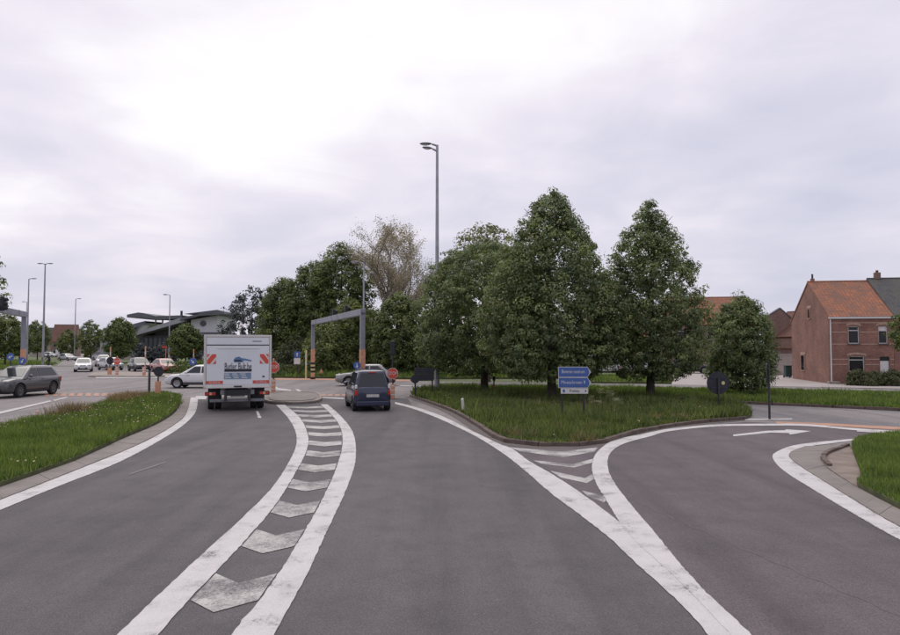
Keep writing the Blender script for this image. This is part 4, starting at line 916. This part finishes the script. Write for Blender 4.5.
# dark direction board seen from behind
t = thing('direction_board', 'dark direction board seen from behind at the left tip of the island', 'road sign', (XP(424, 35.4), 35.4, .08), R(12))
for s in (-.44, .44): MB().tube([(s, .05, -.05), (s, .05, HZ(370, 35.4))], .04, 8).build('post', 'dark_steel', t, smooth=60)
for k in range(2): MB().box((0, 0, HZ(379.1 - k * 6.6, 35.4)), (.98, .03, .325)).build('panel', 'sign_back', t, bevel=.01)
MB().prism(disc(.22, 20), 0, .02, FRONT(-.46, -.05, HZ(380.5, 35.4))).build('round_plate', 'sign_back', t)
# blue direction sign
sx, sy = G(573, 422.5); t = thing('direction_sign', 'blue arrow shaped direction sign with two place names', 'road sign', (sx, sy, .08), R(-4))
pz = lambda row: HZ(row, sy) - .08; pxl = lambda px: (px - 573) / FPX * sy
for q in (562.5, 584): MB().tube([(pxl(q), .06, -.05), (pxl(q), .06, pz(369))], .035, 10).build('post', 'dark_steel', t, smooth=60)
for (r0, r1, s, w) in ((366.8, 377.1, 'Beveren centrum', .76), (377.4, 387.9, 'Moeschroen 9', .80)):
    x0, x1, z0, z1 = pxl(558.8), pxl(591.2), pz(r1), pz(r0); tip = .12; e = .016
    out = [(x0, z0), (x1 - tip, z0), (x1, (z0 + z1) / 2), (x1 - tip, z1), (x0, z1)]; inn = [(x0 + e, z0 + e), (x1 - tip - e * .4, z0 + e), (x1 - e * 1.6, (z0 + z1) / 2), (x1 - tip - e * .4, z1 - e), (x0 + e, z1 - e)]
    p = MB().prism(out, -.02, 0, FRONT(0, 0, 0)).build('panel', 'white', t); MB().prism(inn, 0, .004, FRONT(0, 0, 0)).build('face', 'blue', p)
    text('lettering', s, .165, 'white', p, FRONT((x0 + x1 - tip) / 2 + .01, -.0065, (z0 + z1) / 2 + .01), w)
    MB().prism([(x1 - tip * .75, z0 + .06), (x1 - .035, (z0 + z1) / 2), (x1 - tip * .75, z1 - .06), (x1 - tip * .45, (z0 + z1) / 2)], .004, .008, FRONT(0, 0, 0)).build('arrow_mark', 'white', p)
x0, x1, z0, z1 = pxl(561.2), pxl(588.2), pz(393.6), pz(388.2)
p = MB().prism([(x0, z0), (x1, z0), (x1, z1), (x0, z1)], -.02, 0, FRONT(0, 0, 0)).build('lower_panel', 'white', t)
text('lettering', 'Politie', .13, 'black', p, FRONT((x0 + x1) / 2, -.003, (z0 + z1) / 2), .32); MB().box((x0 + .1, -.003, (z0 + z1) / 2), (.07, .006, .10)).build('symbol', 'blue', p)
MB().prism([(x1 - .1, z0 + .05), (x1 - .05, z0 + .09), (x1 - .1, z1 - .05)], .0, .005, FRONT(0, 0, 0)).build('arrow_mark', 'black', p)
# blue mandatory signs
def blue_disc(label, px, row, Y, z, r=.3, square=False, ang=R(-135), lower=None, rz=0):
    t = thing('mandatory_sign', label, 'road sign', (XP(px, Y), Y, z), rz, 'blue arrow signs'); cz = HZ(row, Y) - z
    MB().tube([(0, .04, -.05), (0, .04, cz + r * .8)], .035, 8).build('post', 'dark_steel', t, smooth=60)
    o = [(-r, -r), (r, -r), (r, r), (-r, r)] if square else disc(r, 24)
    f = MB().prism(o, -.02, 0, FRONT(0, 0, cz)).build('face', 'blue', t)
    a = [(-r * .12, -r * .6), (r * .12, -r * .6), (r * .12, r * .1), (r * .4, r * .1), (0, r * .65), (-r * .4, r * .1), (-r * .12, r * .1)]
    MB().prism(a, .0, .004, FRONT(0, 0, cz) @ Matrix.Rotation(ang, 4, 'Z')).build('arrow_mark', 'white', f)
    if lower: MB().box((0, -.01, cz - r - .28), (r * 2, .02, .5)).build('lower_plate', 'white', t)
    return t
blue_disc('round blue arrow sign left of the truck', 193, 361.6, 64, .1, .34)
blue_disc('round blue arrow sign left of the left gantry post', 11, 356.8, 46, .0, .24, ang=R(120))
blue_disc('blue arrow sign low on the left gantry post', 23, 361, 45.6, .0, .24, ang=R(150), lower=True)
blue_disc('square blue sign with white plate behind the stop sign', 297.4, 354.6, 58.5, .1, .26, True, 0, lower=True)
blue_disc('blue arrow sign at the right gantry leg behind the blue car', 357.2, 365.5, 39, 0, .21, ang=R(180))
# small furniture across the junction
x, y = G(494, 392.6); t = thing('low_signal', 'low dark signal on an orange base between the linden trunks', 'signal', (x, y, .08)); MB().box((0, 0, .15), (.2, .2, .36)).build('reflective_base', 'orange', t); MB().tube([(0, 0, .3), (0, 0, .62)], .04, 8).build('post', 'dark_steel', t); MB().box((0, 0, .72), (.16, .14, .26)).build('signal_head', 'black', t, bevel=.02)
Y = 100; t = thing('warning_sign', 'small red and white sign on the banded lamp post', 'road sign', (XP(167, Y), Y - .3, 0), 0); MB().tube([(0, 0, -.05), (0, 0, HZ(346, Y))], .05, 8).build('post', 'orange', t); MB().box((-.2, -.06, HZ(347, Y)), (.75, .03, .32)).build('face', 'red', t); MB().box((.3, -.06, HZ(345.2, Y)), (.2, .03, .2)).build('sticker', 'white', t)
x, y = G(321, 377); t = thing('warning_sign', 'small orange triangle sign in the tall grass by the gantry', 'road sign', (XP(321.5, 59), 59, .1)); MB().tube([(0, 0, -.05), (0, 0, 1.1)], .03, 8).build('post', 'dark_steel', t); MB().prism([(-.22, 0), (.22, 0), (0, .4)], 0, .02, FRONT(0, -.035, HZ(371, 59) - .3)).build('face', 'orange', t)
x, y = G(787, 379); t = thing('wheelie_bin', 'dark green wheelie bin against the gable of the brick house', 'bin', (XP(787, 59.0), 59.0, 0), R(-8))
MB().prism([(-.24, -.28), (.24, -.28), (.24, .28), (-.24, .28)], .08, .98).build('body', pmat('bin_green', (.02, .05, .045), .5), t, bevel=.03); MB().box((0, -.02, 1.02), (.54, .64, .06)).build('lid', bpy.data.materials['bin_green'], t, bevel=.02)
for s in (-.24, .24): MB().lathe([(.1, -.03), (.1, .03)], 12, Matrix.Translation((s, .26, .1)) @ Matrix.Rotation(R(90), 4, 'Y')).build('wheel', 'tyre', t)

# ------------------------------------------------------------------ vehicles
def wheels(t, spots, r, w, rim='rim', spokes=8):
    for (x, y) in spots:
        s = 1 if y > 0 else -1; T = Matrix.Translation((x, y, r)) @ Matrix.Rotation(R(-90) * s, 4, 'X')
        ty = MB().lathe([(r * .62, -w / 2), (r * .93, -w / 2), (r, -w * .32), (r, w * .32), (r * .93, w / 2), (r * .66, w / 2), (r * .62, w * .3)], 22, T).build('wheel', 'tyre', t, smooth=50)
        MB().lathe([(r * .64, w * .2), (r * .64, w * .42), (r * .58, w * .36), (r * .22, w * .34), (r * .16, w * .44), (.01, w * .44)], 22, T).build('rim', rim, ty, smooth=40)
        mb = MB()
        for k in range(spokes): mb.box((r * .4, 0, w * .37), (r * .34, r * .05, .012), T @ Matrix.Rotation(2 * math.pi * k / spokes, 4, 'Z'))
        tag(mb.build('wheel_slots', 'black', ty), None, None, None, 'stuff')
def lerp(a, b, t): return a + (b - a) * t
def make_car(label, loc, rz, p, cat='car', name='parked_car', group='cars at the junction'):
    """x forward, y left. p: L W H, belt, hood, tail, A B C D = windscreen base, roof front, roof rear, rear glass base (x)"""
    t = thing(name, label, cat, loc, rz, group); L, W, H = p['L'], p['W'], p['H']; hw = W / 2; belt, hood, tail = p['belt'], p['hood'], p['tail']; wr = p.get('r', .31); gc = p.get('clear', .2)
    fx, rx = L / 2 - p.get('fo', .82), -L / 2 + p.get('ro', .72); A, B, Cx, D = p['A'], p['B'], p['C'], p['D']; mat = p['m']
    st = [(-L / 2, .80, gc + .22, tail - .18), (-L / 2 + .04, .88, gc + .1, tail - .05), (-L / 2 + .14, .95, gc + .03, tail), (D + .02, .99, gc, lerp(tail, belt, .8)), (D + .25, 1, gc, belt), (rx + .5, 1, gc, belt), (0, 1, gc, belt - .02),
          (fx - .5, 1, gc, belt - .03), (A, .99, gc, belt - .04), (A + (L / 2 - A) * .4, .985, gc, hood + .03), (L / 2 - .32, .96, gc + .01, hood - .03), (L / 2 - .12, .88, gc + .05, hood - .12), (L / 2 - .03, .78, gc + .12, hood - .2), (L / 2, .68, gc + .2, hood - .28)]
    st = sorted(st); ring = [(0, 0), (.8, 0), (.94, .06), (1, .3), (1, .52), (.975, .78), (.93, .94), (.80, 1.0), (.4, 1.02), (0, 1.025)]
    full = ring + [(-a, b) for a, b in ring[-2:0:-1]]; n = len(full); vs, fs = [], []
    for x, w, zb, zt in st: vs += [(x, a * w * hw, zb + b * (zt - zb)) for a, b in full]
    for i in range(len(st) - 1): fs += [(i * n + k, i * n + (k + 1) % n, (i + 1) * n + (k + 1) % n, (i + 1) * n + k) for k in range(n)]
    fs += [tuple(range(n))[::-1], tuple((len(st) - 1) * n + k for k in range(n))]
    me = bpy.data.meshes.new('body'); me.from_pydata(vs, [], fs); bm = bmesh.new(); bm.from_mesh(me); bmesh.ops.recalc_face_normals(bm, faces=bm.faces); bm.to_mesh(me); bm.free()
    bo = bpy.data.objects.new('body', me); C.objects.link(bo); sb = bo.modifiers.new('s', 'SUBSURF'); sb.levels = 1; sb.render_levels = 1
    cut = MB()
    for x in (fx, rx): cut.lathe([(wr * 1.2, -W), (wr * 1.2, W)], 24, Matrix.Translation((x, 0, wr * 1.02)) @ Matrix.Rotation(R(90), 4, 'X'))
    co = cut.build('cut', None); md = bo.modifiers.new('b', 'BOOLEAN'); md.object = co; md.operation = 'DIFFERENCE'; md.solver = 'EXACT'
    bpy.context.view_layer.update(); me2 = bpy.data.meshes.new_from_object(bo.evaluated_get(bpy.context.evaluated_depsgraph_get()))
    bpy.data.objects.remove(bo); bpy.data.objects.remove(co); me2.name = 'body'; me2.materials.clear(); me2.polygons.foreach_set('use_smooth', [True] * len(me2.polygons)); me2.set_sharp_from_angle(angle=R(38))
    body = link('body', me2, mat, t)
    MB().box((fx, 0, .45), (wr * 2.2, W * .55, .5)).build('wheel_well', 'black', body); MB().box((rx, 0, .45), (wr * 2.2, W * .55, .5)).build('wheel_well', 'black', body)
    MB().box((0, 0, gc + .05), (L * .8, W * .86, .1)).build('underbody', 'black', body)
    # cabin: rounded loft
    zr = H - .07; yb, yr = hw * .90, hw * .70; c = .09
    def sec(z, xa, xd, yy, cc): return [(xa, yy - cc, z), (xa - cc * .35, yy - cc * .35, z), (xa - cc, yy, z), (xd + cc, yy, z), (xd + cc * .35, yy - cc * .35, z), (xd, yy - cc, z), (xd, -yy + cc, z), (xd + cc * .35, -yy + cc * .35, z), (xd + cc, -yy, z), (xa - cc, -yy, z), (xa - cc * .35, -yy + cc * .35, z), (xa, -yy + cc, z)]
    zb = belt - .08; k0 = lambda z: (z - belt) / (zr - belt); XA = lambda z: lerp(A, B, k0(z)); XD = lambda z: lerp(D, Cx, k0(z)); YY = lambda z: lerp(yb, yr, k0(z))
    lv = [sec(z, XA(z), XD(z), YY(z), c) for z in (zb, belt, (belt + zr) / 2, zr)] + [sec(H - .02, B - .08, Cx + .06, yr - .08, c), sec(H, B - .35, Cx + .3, yr - .3, c)]
    cm = MB(); V = [q for s in lv for q in s]; F = [(i * 12 + k, i * 12 + (k + 1) % 12, (i + 1) * 12 + (k + 1) % 12, (i + 1) * 12 + k) for i in range(5) for k in range(12)] + [tuple(60 + k for k in range(12))]
    cab = cm.add(V, F).build('cabin', mat, t, smooth=50)
    def pane(nm, pts, nrm, m='glass', parent=None):
        nv = Vector(nrm).normalized(); a = [Vector(q) + nv * .001 for q in pts]; b = [Vector(q) + nv * .012 for q in pts]; k = len(a)
        fsx = [tuple(range(k, 2 * k)), tuple(range(k))[::-1]] + [(i, (i + 1) % k, k + (i + 1) % k, k + i) for i in range(k)]
        mb = MB().add(a + b, fsx); o = mb.build(nm, m, parent or cab); bmm = bmesh.new(); bmm.from_mesh(o.data); bmesh.ops.recalc_face_normals(bmm, faces=bmm.faces); bmm.to_mesh(o.data); bmm.free(); return o
    z0, z1 = belt + .03, zr - .05
    pane('windscreen', [(XA(z0), YY(z0) - .1, z0), (XA(z0), -YY(z0) + .1, z0), (XA(z1), -YY(z1) + .1, z1), (XA(z1), YY(z1) - .1, z1)], (zr - belt, 0, A - B), 'glass_light')
    za = belt + p.get('rg', .06); pane('rear_window', [(XD(za), YY(za) - .1, za), (XD(za), -YY(za) + .1, za), (XD(z1), -YY(z1) + .1, z1), (XD(z1), YY(z1) - .1, z1)], (-(zr - belt), 0, Cx - D))
    mid = p.get('mid', .05); nn = (0, zr - belt, yb - yr)
    for s in (1, -1):
        ny = (0, s * nn[1], nn[2])
        pane('side_window', [(XA(z0) - .3, s * YY(z0), z0), (XA(z1) - .12, s * YY(z1), z1), (mid + .04, s * YY(z1), z1), (mid + .04, s * YY(z0), z0)], ny)
        pane('side_window', [(mid - .04, s * YY(z0), z0), (mid - .04, s * YY(z1), z1), (XD(z1) + .26, s * YY(z1), z1), (XD(z0) + .22, s * YY(z0), z0)], ny)
        mr = MB().ellipsoid((A - .38, s * (hw + .06), belt + .06), (.08, .11, .075), 10, 6).build('mirror', p.get('mirror', mat), t, smooth=60)
        MB().ellipsoid((L / 2 - .13, s * hw * .68, hood - .13), (.13, .17, .075), 12, 8).build('headlight', 'lamp_clear', t, smooth=60)
        tl = p.get('tl', (.1, .14)); MB().box((-L / 2 + .055, s * (hw * .86), tail - .22 + p.get('tlz', 0)), (.14, tl[0], tl[1] * 2)).build('tail_light', 'lamp_red', t, bevel=.03)
        if p.get('tlw'): MB().box((-L / 2 + .055, s * (hw * .86), tail - .01), (.13, .1, .15)).build('reversing_light', 'lamp_clear', t, bevel=.03)
        for dx in (mid - .25, mid + .75): MB().box((dx, s * (hw * .985), belt - .12), (.16, .03, .03)).build('door_handle', mat, t, bevel=.008)
        MB().box(((fx + rx) / 2, s * hw * 1.0, gc + .12), (fx - rx - wr * 2.5, .025, .1)).build('sill_trim', 'black', t)
    MB().box((L / 2 - .035, 0, gc + .2), (.1, W * .5, .17)).build('grille', 'black', t, bevel=.02); MB().box((L / 2 - .06, 0, hood - .16), (.12, W * .34, .07)).build('upper_grille', 'black', t, bevel=.02)
    MB().box((L / 2 + .022, 0, gc + .24), (.012, .5, .11)).build('number_plate', 'plate', t); MB().box((-L / 2 - .005, 0, p.get('plz', tail - .36)), (.015, .5, .11)).build('number_plate', 'plate', t)
    MB().box((-L / 2 + .05, 0, gc + .12), (.13, W * .84, .2)).build('rear_bumper', p.get('bump', 'black'), t, bevel=.04)
    if p.get('rails'):
        for s in (1, -1): MB().tube([(B - .3, s * (yr - .09), H - .01), (B - .4, s * (yr - .09), H + .03), (Cx + .4, s * (yr - .09), H + .03), (Cx + .3, s * (yr - .09), H - .01)], .014, 6).build('roof_rail', 'black', t)
    if p.get('brake'): MB().box((XD(zr - .06) - .02, 0, zr - .02), (.05, .3, .035)).build('brake_light', 'lamp_red', t)
    wheels(t, [(fx, hw - .11), (fx, -hw + .11), (rx, hw - .11), (rx, -hw + .11)], wr, .2, p.get('rim', 'rim')); return t
def carpaint(name, c, metal=.0): return pmat(name, c, .32, metal, .05, .8, coat=.8)
M['c_blue'] = carpaint('dark_blue_paint', (.015, .021, .054), .2); M['c_silver'] = carpaint('silver_grey_paint', (.085, .085, .09), .5); M['c_white'] = carpaint('white_car_paint', (.60, .60, .62)); M['c_grey'] = carpaint('grey_beige_paint', (.26, .25, .25), .4)
M['c_dark'] = carpaint('black_paint', (.018, .019, .026), .2); M['c_red'] = carpaint('orange_red_paint', (.33, .10, .07), .1); M['c_lsilver'] = carpaint('light_silver_paint', (.36, .36, .37), .5)
small = dict(L=3.5, W=1.52, H=1.62, belt=.96, hood=.92, tail=.98, A=.95, B=.35, C=-1.52, D=-1.66, r=.28, fo=.66, ro=.5, m='c_blue', rim='rim_dark', tl=(.1, .11), tlz=-.02, tlw=1, plz=.62, brake=1, rails=1, rg=.02, bump='c_blue', clear=.19, mid=-.25)
cross = dict(L=4.3, W=1.82, H=1.58, belt=1.02, hood=.98, tail=1.05, A=1.02, B=.28, C=-1.72, D=-1.98, r=.35, fo=.86, ro=.78, m='c_silver', rim='rim_dark', rails=1, clear=.22, mid=-.2)
hatch = dict(L=4.05, W=1.75, H=1.46, belt=.92, hood=.84, tail=.98, A=1.0, B=.2, C=-1.45, D=-1.86, r=.32, fo=.84, ro=.68, m='c_white', mid=-.25)
sedan = dict(L=4.5, W=1.78, H=1.44, belt=.92, hood=.84, tail=.96, A=.95, B=.15, C=-1.1, D=-1.75, r=.32, fo=.9, ro=.95, m='c_grey', mid=-.3)
tallv = dict(L=4.4, W=1.8, H=1.82, belt=1.1, hood=1.02, tail=1.1, A=1.25, B=.55, C=-2.0, D=-2.12, r=.32, fo=.85, ro=.7, m='c_white', mid=-.2)
def head(dx, dy): return math.atan2(dy, dx)
def V_(b, **k): q = dict(b); q.update(k); return q
gx = G(376, 410.6); make_car('dark blue small hatchback seen from behind in our lane', (gx[0] - .52, gx[1] + 1.25, .004), R(90 + 14.5), small, name='hatchback_car')
make_car('silver grey crossover leaving at the left edge', (-22.45, 36.75, 0), head(-.06, -1), cross, name='crossover_car')
make_car('white hatchback passing left behind the truck', (XP(201, 44.6), 44.6, 0), head(-1, -.06), hatch, name='hatchback_car')
make_car('beige grey saloon passing behind the blue hatchback', (XP(366, 46.9), 46.9, 0), head(-1, -.04), V_(sedan, L=3.9, A=.85, C=-1.05, D=-1.6, ro=.75), name='saloon_car')
def on(px, row, dy=1.6): q = G(px, row); return (q[0], q[1] + dy, 0)
make_car('white hatchback driving towards us on the far left road', on(75.5, 372), head(.42, -.9), V_(hatch, m='c_white', W=1.72), name='hatchback_car')
make_car('black car waiting behind the far stop sign', on(133, 371.5), head(.6, -.8), V_(hatch, m='c_dark', H=1.5), name='hatchback_car')
make_car('orange red car right of the black one', on(158.5, 373), head(.66, -.75), V_(sedan, m='c_red'), name='saloon_car')
make_car('light silver car at the far left beside the van', on(98, 366.6), head(.3, -.95), V_(cross, m='c_lsilver'), name='crossover_car')
make_car('pale van farther back on the far left road', on(91, 360.6, 4), head(-.8, .6), V_(tallv, m='c_lsilver', H=2.0), 'van', 'van')
make_car('silver car behind the lamp with the cyclist', on(59, 361, 3), head(.85, -.5), V_(sedan, m='c_lsilver'), name='saloon_car')
make_car('pale grey estate left of the far stop sign', on(103.5, 370.4), head(.7, -.7), V_(hatch, m='c_lsilver'), name='hatchback_car')
make_car('white car parked far behind the left gantry', on(42, 357.5, 4), head(.95, -.2), V_(hatch, m='c_white'), name='hatchback_car')
make_car('white van parked behind the two tall lindens', (XP(606, 66), 66, 0), head(1, -.2), V_(tallv, m='c_white'), 'van', 'van', 'cars parked behind the lindens')
make_car('silver car parked behind the gappy linden', (XP(640, 64), 64, 0), head(1, -.2), V_(hatch, m='c_lsilver'), name='parked_car', group='cars parked behind the lindens')
make_car('dark car parked between the gappy linden and the small linden', (XP(690, 70), 70, .004), head(1, -.2), V_(hatch, m='c_dark'), name='parked_car', group='cars parked behind the lindens')

# --- box truck
bx, by = G(237.5, 411.2); trk = thing('box_truck', 'white box truck with tail lift and red white markers seen from behind', 'truck', (bx, by, .004), R(19.5))
M['truck'] = pmat('truck_panel', (.66, .69, .73), .4, 0, .05, .7); M['truck_trim'] = pmat('truck_trim', (.58, .56, .545), .45, 0, .06, 2); M['truck_blue'] = pmat('truck_print_blue', (.10, .19, .36), .5, 0, .2, 3); M['truck_navy'] = pmat('truck_print_navy', (.018, .02, .035), .5, 0, .2, 3); M['truck_pale'] = pmat('truck_print_pale', (.16, .24, .36), .5, 0, .1, 3)
BW, BT, BB = 2.58, 3.02, .93; hb = BW / 2                             # local: y forward, rear face at y = 0
box = MB().box((0, 2.55, (BB + BT) / 2), (BW - .04, 5.0, BT - BB - .03)).build('cargo_box', 'truck_trim', trk, bevel=.02)
for s in (-1, 1):
    MB().box((s * (hb - .045), .03, (BB + BT) / 2), (.09, .12, BT - BB)).build('corner_post', 'truck_trim', box, bevel=.02)
    MB().box((s * hb * .985, 2.55, BB + .06), (.05, 4.9, .1)).build('side_rail', 'galv', box); MB().box((s * hb * .985, 2.55, BT - .05), (.05, 4.9, .1)).build('roof_rail', 'galv', box)
MB().box((0, .03, BT - .045), (BW - .18, .12, .09)).build('header', 'truck_trim', box, bevel=.015)
MB().box((0, .02, BT - .24), (BW - .2, .06, .29)).build('upper_flap', 'truck', trk); MB().box((0, .0, BT - .405), (BW - .2, .07, .03)).build('seam', 'dark_steel', trk)
lift = MB().box((0, .0, (BB + .12 + BT - .43) / 2), (BW - .2, .08, BT - .43 - BB - .12)).build('tail_lift_platform', 'truck', trk, bevel=.012)
MB().box((0, -.05, BT - .53), (BW * .62, .02, .025)).build('grab_rail', 'white', lift)
lb = MB().box((0, .0, BB + .05), (BW - .16, .12, .13)).build('lift_edge', 'white', trk, bevel=.02); MB().box((0, -.065, BB + .05), (.3, .02, .06)).build('lift_catch', 'dark_steel', lb)
for s in (-1, 1):
    w = MB().box((s * 1.0, -.046, 2.07), (.33, .012, .38)).build('warning_plate', 'white', trk)
    for k in (-1, 0, 1):
        q = [(-.165, -.19 + .0), (-.165, -.05), (.02, .19), (.165, .19), (.165, .09), (-.06, -.19)] if k == 0 else ([(-.165, .05), (-.165, .19), (-.06, .19)] if k < 0 else [(.165, -.05), (.165, -.19), (.04, -.19)])
        MB().prism([(p[0] * s, p[1]) for p in q] if s < 0 else [(-p[0] * 1.0, p[1]) for p in q], .0, .004, FRONT(s * 1.0, -.0525, 2.07) @ Matrix.Diagonal((-1 if s < 0 else 1, 1, 1, 1))).build('stripe', 'red', w)
    r_ = MB().box((s * .88, -.046, 1.15), (.62, .012, .12)).build('marker_strip', 'red', trk); text('lettering', 'ZÜRKA', .095, 'white', r_, FRONT(s * .88, -.053, 1.15), .42)
    a = MB().box((s * 1.02, .06, .70), (.42, .1, .16)).build('light_cluster', 'black', trk, bevel=.02)
    for k, m_ in ((-.12, 'lamp_red'), (.0, 'orange'), (.12, 'lamp_red')): MB().box((s * 1.02 + k, .0, .70), (.11, .03, .11)).build('lens', m_, a, bevel=.015)
    MB().box((s * .45, .25, .62), (.1, .5, .42)).build('lift_arm', 'dark_steel', trk); MB().box((s * .86, 1.0, .62), (.5, .03, .5)).build('mudguard', 'black', trk)
text('lettering', 'Butler Bult.be', .30, 'truck_navy', trk, FRONT(0, -.048, 1.76) @ Matrix.Diagonal((1, 1.35, 1, 1)), 1.02, .004)
mb = MB().prism([(-.52, -.14), (.52, -.14), (.52, -.04), (-.52, -.04)], 0, .004, FRONT(0, -.043, 1.7)); mb.build('print_bar', 'truck_navy', trk)
bp = MB().prism([(-.53, -.14), (.50, -.14), (.50, .11), (-.53, .11)], 0, .004, FRONT(0, -.043, 1.41)).build('print_panel', 'truck_pale', trk)
for k in range(9): MB().box((-.44 + (k % 3) * .31 + .03 * (k // 3), -.048, 1.475 - (k // 3) * .075), (.22 - .03 * (k % 2), .006, .03)).build('print_dash', 'white', bp)
MB().prism([(-.18, -.1), (.16, -.1), (.2, -.02), (.48, -.07), (.5, -.02), (.26, .05), (.1, .07), (.02, .13), (-.12, .1), (-.2, 0)], 0, .004, FRONT(.02, -.043, 2.03)).build('logo', 'truck_blue', trk)
MB().prism([(-.14, -.035), (.12, -.035), (.12, .035), (-.14, .035)], .004, .008, FRONT(0, -.043, 2.0)).build('logo', 'truck_navy', trk)
MB().box((.72, -.013, BT - .25), (.36, .008, .035)).build('maker_strip', 'galv_dark', trk); MB().box((.98, -.048, 1.36), (.09, .01, .06)).build('sticker', 'dark_steel', trk)
ub = MB().box((0, .15, .42), (2.1, .1, .12)).build('underrun_bar', 'galv_dark', trk, bevel=.02); MB().box((0, .07, .56), (.55, .02, .13)).build('number_plate', 'plate', trk)
MB().box((0, .35, .74), (1.3, .3, .2)).build('lift_housing', 'galv', trk, bevel=.02); MB().box((0, 2.6, .72), (.9, 5.2, .22)).build('chassis', 'black', trk)
MB().prism([(-1.05, 5.12), (1.05, 5.12), (1.05, 6.7), (.95, 7.0), (-.95, 7.0), (-1.05, 6.7)], .45, 2.3).build('cab', 'white', trk, bevel=.1); MB().box((0, 6.99, 1.75), (1.7, .06, .7)).build('windscreen', 'glass', trk)
for s in (-1, 1): MB().box((s * 1.2, 6.5, 1.8), (.14, .1, .4)).build('mirror', 'black', trk, bevel=.03); MB().box((s * 1.052, 6.2, 1.75), (.02, .8, .55)).build('side_window', 'glass', trk)
for (y_, ys) in ((1.45, (-.98, -.70, .70, .98)), (5.9, (-.92, .92))):
    for x_ in ys:
        T = Matrix.Translation((x_, y_, .40)) @ Matrix.Rotation(R(90) * (1 if x_ > 0 else -1), 4, 'Y')
        ty = MB().lathe([(.24, -.12), (.38, -.12), (.40, -.08), (.40, .08), (.38, .12), (.24, .12)], 20, T).build('wheel', 'tyre', trk, smooth=50); MB().lathe([(.24, .02), (.24, .1), (.1, .05), (.02, .09)], 18, T).build('rim', 'rim_dark', ty, smooth=40)

# ------------------------------------------------------------------ cyclist by the far lamp post
cx, cy = XP(49, 88), 88; crot = R(150)
bk = thing('bicycle', 'dark bicycle ridden beside the T shaped lamp post', 'bicycle', (cx, cy, 0), crot)
for x_ in (-.52, .52):
    T = Matrix.Translation((x_, 0, .34)) @ Matrix.Rotation(R(90), 4, 'X'); pts = [(.33 * math.cos(a), .33 * math.sin(a), 0) for a in np.linspace(0, 2 * math.pi, 21)]
    w = MB().tube(pts, .022, 6, False, T).build('wheel', 'tyre', bk); sp = MB()
    for k in range(6): sp.tube([(0, 0, 0), (.32 * math.cos(k * 1.047), .32 * math.sin(k * 1.047), 0)], .004, 4, mtx=T)
    tag(sp.build('spokes', 'galv', w), None, None, None, 'stuff')
MB().tube([(-.52, 0, .34), (-.1, 0, .34), (.36, 0, .82), (-.22, 0, .86), (-.1, 0, .34)], .018, 6).build('frame', 'c_dark', bk); MB().tube([(.52, 0, .34), (.36, 0, .85), (.33, 0, 1.02)], .018, 6).build('fork', 'c_dark', bk)
MB().tube([(.2, -.27, 1.04), (.33, -.1, 1.04), (.33, .1, 1.04), (.2, .27, 1.04)], .014, 6).build('handlebar', 'black', bk); MB().ellipsoid((-.25, 0, .93), (.13, .08, .035), 10, 6).build('saddle', 'black', bk)
per = thing('person', 'cyclist in dark clothes leaning on the handlebar near the lamp post', 'person', (cx, cy, 0), crot)
def skin(name, joints, edges, m, parent, root=0, lv=2):
    me = bpy.data.meshes.new(name); me.from_pydata([j[0] for j in joints], edges, []); o = bpy.data.objects.new(name, me); C.objects.link(o)
    o.modifiers.new('k', 'SKIN').use_smooth_shade = True
    if not me.skin_vertices: me.skin_vertices.new()
    for v, j in zip(me.skin_vertices[0].data, joints): v.radius = j[1] if isinstance(j[1], tuple) else (j[1], j[1])
    me.skin_vertices[0].data[root].use_root = True; s = o.modifiers.new('s', 'SUBSURF'); s.levels = s.render_levels = lv
    bpy.context.view_layer.update(); m2 = bpy.data.meshes.new_from_object(o.evaluated_get(bpy.context.evaluated_depsgraph_get())); bpy.data.objects.remove(o); m2.name = name; m2.materials.clear()
    return link(name, m2, m, parent)
J = [((-.23, 0, 1.02), (.13, .16)), ((-.12, 0, 1.28), (.12, .16)), ((0, 0, 1.5), (.11, .17)), ((.05, 0, 1.6), .06), ((.07, 0, 1.68), (.09, .08)), ((.08, 0, 1.8), (.09, .075)),
     ((.0, .19, 1.47), .06), ((.1, .24, 1.22), .048), ((.24, .25, 1.06), .035), ((.0, -.19, 1.47), .06), ((.1, -.24, 1.22), .048), ((.24, -.25, 1.06), .035),
     ((-.2, .1, .98), .095), ((.15, .11, .80), .07), ((.0, .12, .42), .05), ((.08, .12, .36), .04), ((-.2, -.1, .98), .095), ((.12, -.11, .66), .07), ((-.08, -.12, .28), .05), ((.02, -.12, .22), .04)]
E = [(0, 1), (1, 2), (2, 3), (3, 4), (4, 5), (2, 6), (6, 7), (7, 8), (2, 9), (9, 10), (10, 11), (0, 12), (12, 13), (13, 14), (14, 15), (0, 16), (16, 17), (17, 18), (18, 19)]
skin('body', J, E, pmat('dark_clothes', (.03, .028, .032), .9), per)
MB().ellipsoid((.1, 0, 1.75), (.085, .075, .105), 12, 8).build('face', pmat('skin', (.35, .2, .14), .6), per, smooth=True); MB().ellipsoid((.06, 0, 1.8), (.1, .085, .085), 12, 8).build('hair', pmat('hair', (.03, .02, .015), .8), per, smooth=True)
